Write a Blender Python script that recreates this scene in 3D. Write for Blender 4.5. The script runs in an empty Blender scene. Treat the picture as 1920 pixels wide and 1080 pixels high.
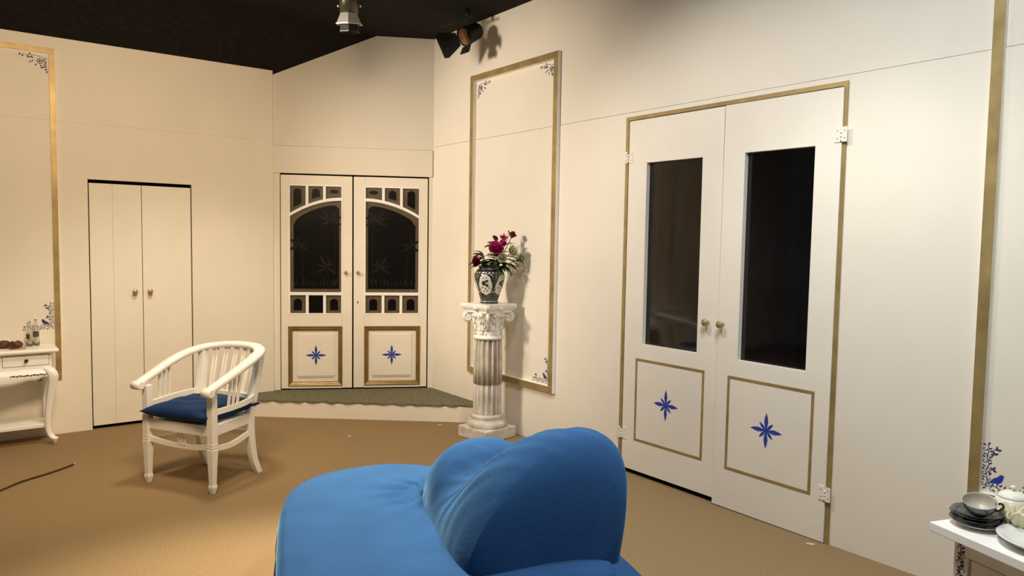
import bpy, bmesh, math, random
from mathutils import Vector, Matrix
random.seed(7)
PI = math.pi
S = bpy.context.scene
COL = S.collection

# ------------------------------------------------------------------ camera
# solved from the photograph's vanishing points (f in pixels of a 1920 wide frame)
F_PX, YAW, PITCH, ROLL, CAM_H = 1379.73, 0.652027, 0.064027, 0.015657, 1.45
fw = Vector((math.sin(YAW)*math.cos(PITCH), math.cos(YAW)*math.cos(PITCH), -math.sin(PITCH)))
r0 = Vector((math.cos(YAW), -math.sin(YAW), 0)); u0 = r0.cross(fw)
rt = r0*math.cos(ROLL)+u0*math.sin(ROLL); up = -r0*math.sin(ROLL)+u0*math.cos(ROLL)
cd = bpy.data.cameras.new('camera'); cam = bpy.data.objects.new('camera', cd); COL.objects.link(cam)
cd.sensor_width = 36; cd.sensor_fit = 'HORIZONTAL'; cd.lens = F_PX/1920*36; cd.clip_start = 0.05
M = Matrix((rt, up, -fw)).transposed().to_4x4(); M.translation = Vector((0, 0, CAM_H)); cam.matrix_world = M
S.camera = cam

# ------------------------------------------------------------------ world, lamps, exposure
W = bpy.data.worlds.new('world'); S.world = W; W.use_nodes = True
W.node_tree.nodes['Background'].inputs[0].default_value = (1.0, 0.90, 0.77, 1)
W.node_tree.nodes['Background'].inputs[1].default_value = 0.07
def lamp(name, loc, aim, power, color, size, angle=150, blend=1.0):
    l = bpy.data.lights.new(name, 'SPOT'); l.energy = power; l.color = color
    l.shadow_soft_size = size; l.spot_size = math.radians(angle); l.spot_blend = blend
    o = bpy.data.objects.new(name, l); COL.objects.link(o); o.location = loc
    o.rotation_euler = (Vector(aim)-Vector(loc)).to_track_quat('-Z', 'Y').to_euler()
    return o
lamp('stage_lamp_warm', (-0.7, 4.75, 2.75), (3.36, 4.65, 1.85), 630, (1.0, 0.87, 0.71), 0.28, 56, 1.0)
lamp('stage_lamp_left_wall', (0.6, 2.6, 3.0), (0.80, 6.1, 1.10), 445, (1.0, 0.76, 0.49), 0.4, 98, 0.9)
lamp('stage_lamp_right_wall', (1.65, 1.0, 3.1), (3.36, 1.5, 0.6), 185, (0.92, 0.97, 1.0), 0.2, 135, 0.9)
lamp('stage_lamp_doors', (1.9, 2.8, 3.1), (3.36, 2.4, 0.7), 118, (1.0, 0.92, 0.83), 0.2, 112, 0.9)
lamp('fill_lamp_armchair', (1.2, 4.4, 3.05), (1.45, 4.8, 0), 160, (1.0, 0.88, 0.70), 0.2, 100, 0.6)  # added lamp without a known fixture, whitens the armchair and the wall near it
lamp('fill_lamp_cabinet', (2.2, 1.6, 3.1), (2.6, 1.6, 0), 110, (0.95, 0.99, 0.96), 0.2, 100, 0.6)  # added lamp without a known fixture, lifts the cabinet and lower right wall
lamp('fill_lamp_sofa', (1.95, 3.7, 3.05), (0.95, 2.6, 0.4), 860, (1.0, 0.86, 0.64), 0.2, 54, 0.8)  # added narrow lamp, brightens the seat and leaves the backrest dark
S.view_settings.view_transform = 'Standard'; S.view_settings.look = 'None'
S.view_settings.exposure = 0.0; S.view_settings.gamma = 1.0; S.view_settings.use_curve_mapping = False

# ------------------------------------------------------------------ materials
MATS = {}
def mat(name, base, rough=0.6, metal=0.0, var=0.0, vscale=6.0, bump=0.0, bscale=120.0, spec=0.4,
        sheen=0.0, base2=None, trans=0.0, coat=0.0, stretch=None):
    m = bpy.data.materials.new(name); m.use_nodes = True; nt = m.node_tree; b = nt.nodes['Principled BSDF']
    b.inputs['Base Color'].default_value = (*base, 1); b.inputs['Roughness'].default_value = rough
    b.inputs['Metallic'].default_value = metal; b.inputs['Specular IOR Level'].default_value = spec
    b.inputs['Transmission Weight'].default_value = trans; b.inputs['Coat Weight'].default_value = coat
    if sheen:
        b.inputs['Sheen Weight'].default_value = sheen; b.inputs['Sheen Roughness'].default_value = 0.30
        b.inputs['Sheen Tint'].default_value = (0.30, 0.62, 1, 1)
    tc = nt.nodes.new('ShaderNodeTexCoord'); mp = nt.nodes.new('ShaderNodeMapping')
    nt.links.new(tc.outputs['Object'], mp.inputs[0])
    if stretch: mp.inputs['Scale'].default_value = stretch
    if var or base2:
        n = nt.nodes.new('ShaderNodeTexNoise'); n.inputs['Scale'].default_value = vscale; n.inputs['Detail'].default_value = 6
        nt.links.new(mp.outputs[0], n.inputs[0])
        r = nt.nodes.new('ShaderNodeValToRGB'); r.color_ramp.elements[0].position = 0.3; r.color_ramp.elements[1].position = 0.7
        c2 = base2 if base2 else tuple(min(1, c*(1+var)) for c in base)
        c1 = base if base2 else tuple(c*(1-var) for c in base)
        r.color_ramp.elements[0].color = (*c1, 1); r.color_ramp.elements[1].color = (*c2, 1)
        nt.links.new(n.outputs[0], r.inputs[0]); nt.links.new(r.outputs[0], b.inputs['Base Color'])
    if bump:
        n2 = nt.nodes.new('ShaderNodeTexNoise'); n2.inputs['Scale'].default_value = bscale; n2.inputs['Detail'].default_value = 3
        nt.links.new(mp.outputs[0], n2.inputs[0])
        bp = nt.nodes.new('ShaderNodeBump'); bp.inputs['Strength'].default_value = bump; bp.inputs['Distance'].default_value = 0.01
        nt.links.new(n2.outputs[0], bp.inputs['Height']); nt.links.new(bp.outputs[0], b.inputs['Normal'])
    MATS[name] = m
    return m
mat('wall_paint', (0.80, 0.735, 0.625), 0.75, var=0.025, vscale=2.5, bump=0.05, bscale=260, spec=0.25)
mat('panel_paint', (0.82, 0.75, 0.63), 0.7, var=0.02, vscale=2.5, bump=0.06, bscale=90, spec=0.25)
mat('door_paint', (0.81, 0.75, 0.645), 0.55, var=0.03, vscale=3, bump=0.05, bscale=60, spec=0.35)
mat('door_white', (0.84, 0.77, 0.66), 0.45, var=0.02, bump=0.03, bscale=60)
mat('white_paint', (0.90, 0.88, 0.83), 0.38, var=0.03, vscale=12, bump=0.03, bscale=50, spec=0.45)
mat('bar_white', (0.90, 0.88, 0.85), 0.35)
mat('gold_paint', (0.36, 0.26, 0.105), 0.42, metal=0.35, var=0.22, vscale=9, bump=0.05)
mat('bronze_moulding', (0.27, 0.18, 0.06), 0.38, metal=0.45, var=0.2, vscale=14)
mat('carpet', (0.225, 0.149, 0.070), 0.95, base2=(0.385, 0.266, 0.142), vscale=170, bump=0.5, bscale=500, spec=0.1)
mat('green_carpet', (0.14, 0.13, 0.075), 0.95, base2=(0.23, 0.215, 0.14), vscale=28, bump=0.6, bscale=260, spec=0.1)
mat('ceiling_black', (0.012, 0.010, 0.009), 0.9, var=0.3, vscale=30, bump=0.2, bscale=200, spec=0.15)
mat('void_black', (0.004, 0.003, 0.003), 0.95, spec=0.05, var=0.2)
mat('blue_paint', (0.022, 0.045, 0.33), 0.6, var=0.25, vscale=60)
mat('navy_paint', (0.045, 0.045, 0.12), 0.65, var=0.25, vscale=80)
mat('brass', (0.45, 0.34, 0.16), 0.35, metal=0.5, var=0.12, vscale=40)
mat('dark_metal', (0.05, 0.035, 0.025), 0.35, metal=0.7, var=0.2, vscale=40)
mat('glass_brown', (0.105, 0.080, 0.045), 0.4, spec=0.25, var=0.15, vscale=20)
mat('glass_dark', (0.0040, 0.0030, 0.0026), 0.3, spec=0.16, var=0.3, vscale=9)
mat('glass_etch', (0.010, 0.0085, 0.0075), 0.4, spec=0.16, var=0.3, vscale=30)
mat('sofa_blue', (0.027, 0.081, 0.198), 0.95, base2=(0.032, 0.096, 0.232), vscale=5, bump=0.10, bscale=60, spec=0.04, sheen=0.45)
mat('cushion_blue', (0.004, 0.022, 0.080), 0.8, base2=(0.006, 0.030, 0.105), vscale=8, bump=0.15, bscale=70, spec=0.2, sheen=0.3)
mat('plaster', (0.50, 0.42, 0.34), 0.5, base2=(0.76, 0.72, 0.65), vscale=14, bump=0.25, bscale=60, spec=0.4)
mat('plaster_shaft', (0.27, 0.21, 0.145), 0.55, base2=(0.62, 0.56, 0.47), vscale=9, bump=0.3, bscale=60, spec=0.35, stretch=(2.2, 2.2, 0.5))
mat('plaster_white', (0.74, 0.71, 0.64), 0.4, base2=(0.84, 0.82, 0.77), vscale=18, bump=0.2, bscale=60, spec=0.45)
mat('vase_dark', (0.008, 0.009, 0.010), 0.16, base2=(0.045, 0.045, 0.04), vscale=80, spec=0.5, coat=0.4)
mat('vase_white', (0.62, 0.60, 0.53), 0.2, var=0.05, vscale=40, spec=0.5, coat=0.3)
mat('vase_motif', (0.035, 0.032, 0.034), 0.25, var=0.3, vscale=60)
mat('leaf_green', (0.020, 0.042, 0.014), 0.5, base2=(0.05, 0.075, 0.028), vscale=25)
mat('leaf_dusky', (0.075, 0.060, 0.042), 0.55, base2=(0.14, 0.12, 0.085), vscale=30)
mat('leaf_lime', (0.20, 0.25, 0.055), 0.5, base2=(0.33, 0.38, 0.13), vscale=30)
mat('petal_magenta', (0.42, 0.018, 0.12), 0.55, base2=(0.60, 0.05, 0.22), vscale=30)
mat('petal_red', (0.13, 0.006, 0.018), 0.55, base2=(0.26, 0.012, 0.03), vscale=30)
mat('petal_cream', (0.52, 0.52, 0.30), 0.6, base2=(0.72, 0.70, 0.50), vscale=30)
mat('stem_green', (0.06, 0.10, 0.03), 0.6, var=0.2)
mat('black_metal', (0.012, 0.012, 0.013), 0.55, metal=0.2, var=0.2, spec=0.3)
mat('lit_brown_metal', (0.20, 0.095, 0.035), 0.5, metal=0.4, var=0.3, vscale=20)  # warm brown puts the light inside the black lamp into the colour
mat('silver', (0.80, 0.77, 0.72), 0.36, metal=0.6, var=0.08)
mat('bronze_can', (0.10, 0.085, 0.06), 0.4, metal=0.6, var=0.15)
mat('bun_brown', (0.055, 0.013, 0.006), 0.45, base2=(0.13, 0.040, 0.018), vscale=40, bump=0.4, bscale=120)
mat('highlight_white', (0.8, 0.78, 0.72), 0.4)
mat('wood_tan', (0.40, 0.23, 0.08), 0.5, var=0.2, vscale=30)
mat('clear_glass', (0.93, 0.93, 0.88), 0.04, trans=0.95, spec=0.5)
mat('bottle_label', (0.06, 0.035, 0.018), 0.5, base2=(0.12, 0.075, 0.035), vscale=50)
mat('stone_dark', (0.020, 0.026, 0.030), 0.2, base2=(0.055, 0.065, 0.068), vscale=35, spec=0.5, coat=0.3)
mat('stone_beige', (0.42, 0.38, 0.29), 0.35, base2=(0.50, 0.46, 0.37), vscale=40)
mat('porcelain', (0.82, 0.79, 0.68), 0.15, var=0.02, spec=0.5, coat=0.4)
mat('porcelain_white', (0.86, 0.85, 0.80), 0.15, var=0.02, spec=0.5, coat=0.4)
mat('napkin', (0.72, 0.66, 0.42), 0.8, base2=(0.82, 0.78, 0.58), vscale=20, bump=0.3, bscale=60)
mat('cord_brown', (0.055, 0.022, 0.010), 0.5, var=0.2)
mat('gap_shade', (0.30, 0.25, 0.17), 0.7, var=0.1)
mat('screw_tan', (0.30, 0.25, 0.17), 0.6, var=0.1)
mat('scrap_white', (0.6, 0.55, 0.45), 0.8, var=0.1)

def backdrop_mat():
    m = bpy.data.materials.new('painted_night_forest'); m.use_nodes = True; nt = m.node_tree; b = nt.nodes['Principled BSDF']
    b.inputs['Roughness'].default_value = 0.8; b.inputs['Specular IOR Level'].default_value = 0.1
    tc = nt.nodes.new('ShaderNodeTexCoord'); mp = nt.nodes.new('ShaderNodeMapping'); mp.inputs['Scale'].default_value = (5, 5, 0.9)
    n = nt.nodes.new('ShaderNodeTexNoise'); n.inputs['Scale'].default_value = 1.3; n.inputs['Detail'].default_value = 5; n.inputs['Distortion'].default_value = 1.2
    r = nt.nodes.new('ShaderNodeValToRGB'); r.color_ramp.elements[0].position = 0.42; r.color_ramp.elements[1].position = 0.75
    r.color_ramp.elements[0].color = (0.0008, 0.0012, 0.004, 1); r.color_ramp.elements[1].color = (0.020, 0.028, 0.070, 1)
    nt.links.new(tc.outputs['Object'], mp.inputs[0]); nt.links.new(mp.outputs[0], n.inputs[0])
    nt.links.new(n.outputs[0], r.inputs[0]); nt.links.new(r.outputs[0], b.inputs['Base Color'])
    MATS['night_forest'] = m
backdrop_mat()

# ------------------------------------------------------------------ mesh helpers
class MB:
    def __init__(s): s.v = []; s.f = []; s.m = []; s.sm = []
    def add(s, vs, fs, mi=0, smooth=False):
        o = len(s.v); s.v += [tuple(x) for x in vs]
        for f in fs: s.f.append(tuple(o+i for i in f)); s.m.append(mi); s.sm.append(smooth)
        return s
    def box(s, x0, x1, y0, y1, z0, z1, mi=0, front=None):
        vs = [(x0,y0,z0),(x1,y0,z0),(x1,y1,z0),(x0,y1,z0),(x0,y0,z1),(x1,y0,z1),(x1,y1,z1),(x0,y1,z1)]
        fs = [(0,3,2,1),(4,5,6,7),(1,2,6,5),(2,3,7,6),(3,0,4,7)]
        s.add(vs, fs, mi); s.add([vs[0],vs[1],vs[5],vs[4]], [(0,1,2,3)], mi if front is None else front)
        return s
    def prism(s, poly, y0, y1, mi=0, front=None):
        """polygon in (x, z), extruded from y0 (front) to y1"""
        n = len(poly)
        s.add([(x,y0,z) for x,z in poly], [tuple(range(n))], mi if front is None else front)
        s.add([(x,y1,z) for x,z in poly], [tuple(reversed(range(n)))], mi)
        s.add([(x,y0,z) for x,z in poly]+[(x,y1,z) for x,z in poly], [(i,(i+n),(i+1)%n+n,(i+1)%n) for i in range(n)], mi)
        return s
    def prismz(s, poly, z0, z1, mi=0, top=None):
        n = len(poly)
        s.add([(x,y,z1) for x,y in poly], [tuple(range(n))], mi if top is None else top)
        s.add([(x,y,z0) for x,y in poly], [tuple(reversed(range(n)))], mi)
        s.add([(x,y,z0) for x,y in poly]+[(x,y,z1) for x,y in poly], [(i,(i+1)%n,(i+1)%n+n,i+n) for i in range(n)], mi)
        return s
    def lathe(s, prof, n=32, cx=0, cy=0, mi=0, smooth=True, rfun=None, cap=True, mfun=None):
        """prof: (r, z) list"""
        vs = []
        for r, z in prof:
            for k in range(n):
                a = 2*PI*k/n; rr = r*(rfun(a, z) if rfun else 1)
                vs.append((cx+rr*math.cos(a), cy+rr*math.sin(a), z))
        fs = []
        for i in range(len(prof)-1):
            for k in range(n):
                fs.append((i*n+k, i*n+(k+1)%n, (i+1)*n+(k+1)%n, (i+1)*n+k))
        s.add(vs, fs, mi, smooth)
        if mfun:
            for q in range(len(fs)): s.m[len(s.m)-len(fs)+q] = mfun(q % n)
        b = len(prof)-1
        if cap and prof[0][0] > 1e-6: s.add(vs[:n], [tuple(reversed(range(n)))], mi)
        if cap and prof[-1][0] > 1e-6: s.add(vs[b*n:], [tuple(range(n))], mi)
        return s
    def loft(s, rings, mi=0, smooth=True, cap=True, closed=True):
        n = len(rings[0]); vs = [p for r in rings for p in r]; fs = []
        m = n if closed else n-1
        for i in range(len(rings)-1):
            for k in range(m):
                fs.append((i*n+k, i*n+(k+1)%n, (i+1)*n+(k+1)%n, (i+1)*n+k))
        s.add(vs, fs, mi, smooth)
        if cap and closed:
            s.add(rings[0], [tuple(reversed(range(n)))], mi); s.add(rings[-1], [tuple(range(n))], mi)
        return s
    def tube(s, path, rad, n=10, mi=0, cap=True, flat=None, upv=None):
        """sweep an ellipse (rad*flat[0], rad*flat[1]) along a path; rad scalar or list"""
        P = [Vector(p) for p in path]; rings = []
        prev = None
        for i, p in enumerate(P):
            t = (P[min(i+1, len(P)-1)]-P[max(i-1, 0)]).normalized()
            ref = Vector(upv) if upv else (prev if prev else (Vector((0,0,1)) if abs(t.z) < 0.9 else Vector((1,0,0))))
            a = (ref - t*ref.dot(t)); a = a.normalized() if a.length > 1e-6 else t.orthogonal().normalized()
            b = t.cross(a); prev = a
            r = rad[i] if isinstance(rad, (list, tuple)) else rad
            fa, fb = flat if flat else (1, 1)
            rings.append([p + a*(r*fa*math.sin(2*PI*k/n)) + b*(r*fb*math.cos(2*PI*k/n)) for k in range(n)])
        s.loft(rings, mi, True, cap); return s
    def bar(s, p0, p1, w, d, upv=(0,0,1), mi=0):
        """rectangular bar between two points: w along upv x axis, d across"""
        p0 = Vector(p0); p1 = Vector(p1); t = (p1-p0).normalized(); u = Vector(upv)
        a = (u - t*u.dot(t)).normalized(); b = t.cross(a); rings = []
        for p in (p0, p1): rings.append([p+a*w/2*i+b*d/2*j for i, j in ((-1,-1),(1,-1),(1,1),(-1,1))])
        s.loft(rings, mi, False); return s
    def sweep(s, path, shape, upv=(0,0,1), mi=0, smooth=False):
        """sweep closed shape [(side, up)] along path with fixed up vector"""
        P = [Vector(p) for p in path]; rings = []
        for i, p in enumerate(P):
            t = (P[min(i+1, len(P)-1)]-P[max(i-1, 0)]).normalized(); u = Vector(upv)
            a = (u - t*u.dot(t)).normalized(); b = t.cross(a)
            sh = shape(i/(len(P)-1)) if callable(shape) else shape
            rings.append([p+b*x+a*y for x, y in sh])
        s.loft(rings, mi, smooth); return s
    def sphere(s, c, r, nu=14, nv=9, mi=0, sc=(1,1,1), fn=None):
        prof = []
        rings = []
        for i in range(nv+1):
            ph = -PI/2+PI*i/nv; ring = []
            for k in range(nu):
                a = 2*PI*k/nu; d = Vector((math.cos(ph)*math.cos(a), math.cos(ph)*math.sin(a), math.sin(ph)))
                q = fn(d) if fn else 1
                ring.append((c[0]+d.x*r*sc[0]*q, c[1]+d.y*r*sc[1]*q, c[2]+d.z*r*sc[2]*q))
            rings.append(ring)
        s.loft(rings, mi, True, False); return s
    def obj(s, name, mats, parent=None, loc=None, rot=None, bevel=0, subsurf=0, fix=True):
        me = bpy.data.meshes.new(name); me.from_pydata(s.v, [], s.f)
        for p, mi, sm in zip(me.polygons, s.m, s.sm): p.material_index = mi; p.use_smooth = sm
        if isinstance(mats, str): mats = [mats]
        for k in mats: me.materials.append(MATS[k])
        bm = bmesh.new(); bm.from_mesh(me)
        bmesh.ops.remove_doubles(bm, verts=bm.verts, dist=1e-5)
        if fix: bmesh.ops.recalc_face_normals(bm, faces=bm.faces)
        bm.to_mesh(me); bm.free()
        o = bpy.data.objects.new(name, me); COL.objects.link(o)
        if parent: o.parent = parent
        if loc: o.location = loc
        if rot: o.rotation_euler = rot
        if bevel:
            md = o.modifiers.new('bevel', 'BEVEL'); md.width = bevel; md.segments = 2; md.limit_method = 'ANGLE'; md.angle_limit = math.radians(40)
        if subsurf:
            md = o.modifiers.new('subd', 'SUBSURF'); md.levels = subsurf; md.render_levels = subsurf
        return o

def tag(o, label=None, cat=None, group=None, kind=None):
    if label: o['label'] = label
    if cat: o['category'] = cat
    if group: o['group'] = group
    if kind: o['kind'] = kind
    return o
def empty(name, mw=None, loc=(0,0,0), rz=0):
    o = bpy.data.objects.new(name, None); COL.objects.link(o); o.empty_display_size = 0.1
    if mw is not None: o.matrix_world = mw
    else: o.location = loc; o.rotation_euler = (0, 0, rz)
    return o
def copy_tree(o, parent=None):
    c = o.copy(); COL.objects.link(c); c.parent = parent
    for ch in list(o.children): copy_tree(ch, c)
    return c
def interp(pts, x):
    """smooth interpolation through sorted (x, y) points"""
    if x <= pts[0][0]: return pts[0][1]
    if x >= pts[-1][0]: return pts[-1][1]
    for i in range(len(pts)-1):
        x0, y0 = pts[i]; x1, y1 = pts[i+1]
        if x0 <= x <= x1:
            def sl(j):
                a = max(j-1, 0); b = min(j+1, len(pts)-1); return (pts[b][1]-pts[a][1])/(pts[b][0]-pts[a][0])
            t = (x-x0)/(x1-x0); h = x1-x0; m0, m1 = sl(i)*h, sl(i+1)*h
            return (2*t**3-3*t*t+1)*y0+(t**3-2*t*t+t)*m0+(-2*t**3+3*t*t)*y1+(t**3-t*t)*m1
def spline(pts, n):
    """Catmull-Rom through points (any dimension), n samples per span"""
    out = []; P = [Vector(p) for p in pts]
    for i in range(len(P)-1):
        p0 = P[max(i-1,0)]; p1 = P[i]; p2 = P[i+1]; p3 = P[min(i+2,len(P)-1)]
        for k in range(n):
            t = k/n
            out.append(0.5*((2*p1)+(p2-p0)*t+(2*p0-5*p1+4*p2-p3)*t*t+(3*p1-p0-3*p2+p3)*t**3))
    out.append(P[-1]); return out

# wall frames: local x to the right along the wall as seen from the room, y into the wall, z up
XR, YL = 3.36, 6.166
BA = Vector((2.178, 6.195, 0)); BB = Vector((3.36, 5.56, 0)); bd = (BB-BA).normalized(); BLEN = (BB-BA).length
def frame(o, ex):
    ez = Vector((0,0,1)); ey = ez.cross(ex); m = Matrix((ex, ey, ez)).transposed().to_4x4(); m.translation = Vector(o); return m
FL = frame((0, YL, 0), Vector((1,0,0)))             # left wall: s = world x
FB = frame(BA, bd)                                   # diagonal wall: s from its left end
FR = frame((XR, 5.56, 0), Vector((0,-1,0)))          # right wall: s = 5.56 - world y
def sy(y): return 5.56-y
SEAM = 2.25
CEIL, LOW, YB = 3.17, 2.83, 5.79

# ------------------------------------------------------------------ the room
def struct(o, label, cat): return tag(o, label, cat, kind='structure')
fl = MB().prismz([(-3.0,-1.6),(XR+0.03,-1.6),(XR+0.03,6.6),(-3.0,6.6)], -0.05, 0.0).obj('floor', 'carpet')
struct(fl, 'brown short pile carpet covering the whole stage floor', 'floor')
c1 = MB().box(-3.0, XR+0.05, -1.6, YB, CEIL, CEIL+0.04).obj('ceiling', 'ceiling_black')
struct(c1, 'black painted flat ceiling over the stage', 'ceiling')
sl = MB(); sl.add([(-3,YB,CEIL),(XR+0.05,YB,CEIL),(XR+0.05,YL+0.25,LOW-0.25*0.9043),(-3,YL+0.25,LOW-0.25*0.9043)], [(0,1,2,3)])
sl.add([(-3,YB,CEIL+.04),(XR+0.05,YB,CEIL+.04),(XR+0.05,YL+0.25,LOW-0.25*0.9043+.04),(-3,YL+0.25,LOW-0.25*0.9043+.04)], [(3,2,1,0)])
sl.obj('sloping_section', 'ceiling_black', c1)

T = 0.03
# left wall with the cupboard opening
OC = (0.806, 1.521, 1.850)
wl = MB()
wl.box(-3.0, OC[0], 0, T, 0, OC[2]); wl.box(OC[1], 2.168, 0, T, 0, OC[2]); wl.box(-3.0, 2.168, 0, T, OC[2], SEAM-0.0004)
wl = wl.obj('wall_left', 'wall_paint'); wl.matrix_world = FL
struct(wl, 'cream painted wall of the cupboard doors on the left', 'wall')
MB().box(-3.0, 2.168, 0, T, SEAM+0.0004, LOW).obj('upper_panel', 'wall_paint', wl)
MB().box(-3.0, 2.168, T, T+0.02, SEAM-0.03, SEAM+0.03).obj('batten', 'wall_paint', wl)
# right wall with the double door opening
DR = (sy(3.251), sy(1.829), 2.222)
REND = 7.0
wr = MB()
wr.box(0, DR[0], 0, T, 0, DR[2]); wr.box(DR[1], REND, 0, T, 0, DR[2]); wr.box(0, REND, 0, T, DR[2], SEAM-0.0012)
wr = wr.obj('wall_right', 'wall_paint'); wr.matrix_world = FR
struct(wr, 'long cream painted wall on the right holding the glazed double doors', 'wall')
MB().box(0, REND, 0.001, T, SEAM+0.0012, CEIL+0.01).obj('upper_panel', 'wall_paint', wr)
MB().box(0, REND, T, T+0.02, SEAM-0.03, SEAM+0.03).obj('batten', 'wall_paint', wr)
# diagonal back wall
PZ = 0.14
sb = (BA.y-YB)/(-bd.y)
def slope_z(s): return LOW-(BA.y+bd.y*s-YL)*0.9043
wb = MB()
wb.prism([(-0.03,2.222),(BLEN,2.222),(BLEN,CEIL+0.02),(sb,CEIL+0.02),(sb,CEIL+.01),(-0.03,slope_z(-0.03)+0.01)], 0, T)
wb = wb.obj('wall_back', 'wall_paint'); wb.matrix_world = FB
struct(wb, 'cream diagonal wall above the pair of stained glass doors', 'wall')
MB().box(-0.004, BLEN-0.004, -0.012, T, 1.992, 2.219).obj('lintel_board', 'wall_paint', wb)
MB().box(-0.03, 0.054, 0, T, 0, 1.992).obj('jamb', 'wall_paint', wb)
MB().box(1.308, BLEN, 0, T, 0, 1.992).obj('jamb', 'wall_paint', wb)
# dark lined recesses behind the doors
def recess(name, fr, x0, x1, z1, d, m, label, back=None):
    b = MB(); t = 0.02
    b.box(x0-t, x0, T, d, 0, z1+t); b.box(x1, x1+t, T, d, 0, z1+t); b.box(x0, x1, T, d, z1, z1+t); b.box(x0, x1, T, d, 0.0, 0.004)
    o = b.obj(name, m); o.matrix_world = fr; struct(o, label, 'wall')
    MB().box(x0-t, x1+t, d, d+t, 0, z1+t).obj('backing', back or m, o)
recess('wall_cupboard', FL, OC[0]-0.05, OC[1]+0.05, OC[2]+0.05, 0.35, 'void_black', 'dark cupboard space behind the plain plank doors')
recess('wall_passage', FB, 0.03, 1.34, 2.0, 0.45, 'void_black', 'dark passage behind the stained glass doors')
recess('wall_terrace', FR, DR[0]-0.2, DR[1]+0.2, DR[2]+0.05, 0.55, 'void_black', 'dark space with a painted night forest behind the glazed double doors', 'night_forest')

# raised step in front of the diagonal wall
stp = empty('corner_step', loc=(2.5, 5.4, 0)); tag(stp, 'low cream step with olive carpet below the stained glass doors', 'step')
def rel(o, pts): return [(x-o[0], y-o[1]) for x, y in pts]
poly = [(1.63,YL-.001),(XR-.001,4.70),(XR-.001,5.559),(2.177,6.194),(2.165,6.19),(2.165,YL-.001)]
MB().prismz(rel((2.5,5.4), poly), 0.0, PZ-0.014).obj('riser', 'wall_paint', stp)
g = MB(); n1 = 60
e0 = Vector((1.63,YL-.002)); e1 = Vector((XR-.002,4.70)); nn = Vector((-(e1-e0).y, (e1-e0).x)).normalized()*-1
edge = []
for i in range(n1+1):
    t = i/n1; p = e0.lerp(e1, t); k = min(1, 8*t, 8*(1-t))
    q = p+nn*(0.008+0.006*math.sin(i*1.7)+0.005*random.uniform(-1,1))*k; edge.append((q.x, q.y))
g.prismz(rel((2.5,5.4), edge+poly[2:]), PZ-0.014, PZ)
g.obj('carpet_cover', 'green_carpet', stp)

# ------------------------------------------------------------------ painted stencils (flat print)
def leaf2(b, x, y, L, ang, w=0.36, yo=-0.0008):
    ca, sa = math.cos(ang), math.sin(ang); pts = []
    for t, k in ((0,0),(0.3,0.9),(0.6,0.8),(1,0),(0.6,-0.8),(0.3,-0.9)):
        u, v = t*L, k*w*L*0.5; pts.append((x+u*ca-v*sa, yo, y+u*sa+v*ca))
    b.add(pts, [(0,1,2,3,4,5)])
def curl(b, x, y, r, a0, turns, w=0.0016, sgn=1, yo=-0.0008, n=14):
    """spiral ribbon that starts at (x, y) and winds inward"""
    cx, cy = x-r*math.cos(a0), y-r*math.sin(a0); L, R = [], []
    for i in range(n+1):
        t = i/n; rr = r*(1-0.75*t); a = a0+sgn*turns*2*PI*t; ww = w*(1-0.5*t)
        L.append((cx+(rr+ww)*math.cos(a), yo, cy+(rr+ww)*math.sin(a))); R.append((cx+(rr-ww)*math.cos(a), yo, cy+(rr-ww)*math.sin(a)))
    b.add(L+R, [(i, i+1, n+2+i, n+1+i) for i in range(n)])
def ribbon(b, pts, w=0.0015, yo=-0.0008):
    P = spline([(p[0], p[1], 0) for p in pts], 5); L, R = [], []
    for i, p in enumerate(P):
        t = (P[min(i+1,len(P)-1)]-P[max(i-1,0)]).normalized(); nx, ny = -t.y*w, t.x*w
        L.append((p.x+nx, yo, p.y+ny)); R.append((p.x-nx, yo, p.y-ny))
    n = len(P); b.add(L+R, [(i, i+1, n+i+1, n+i) for i in range(n-1)])
def disc(b, x, y, r, n=8, yo=-0.0008): b.add([(x+r*math.cos(2*PI*k/n), yo, y+r*math.sin(2*PI*k/n)) for k in range(n)], [tuple(range(n))])
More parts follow.
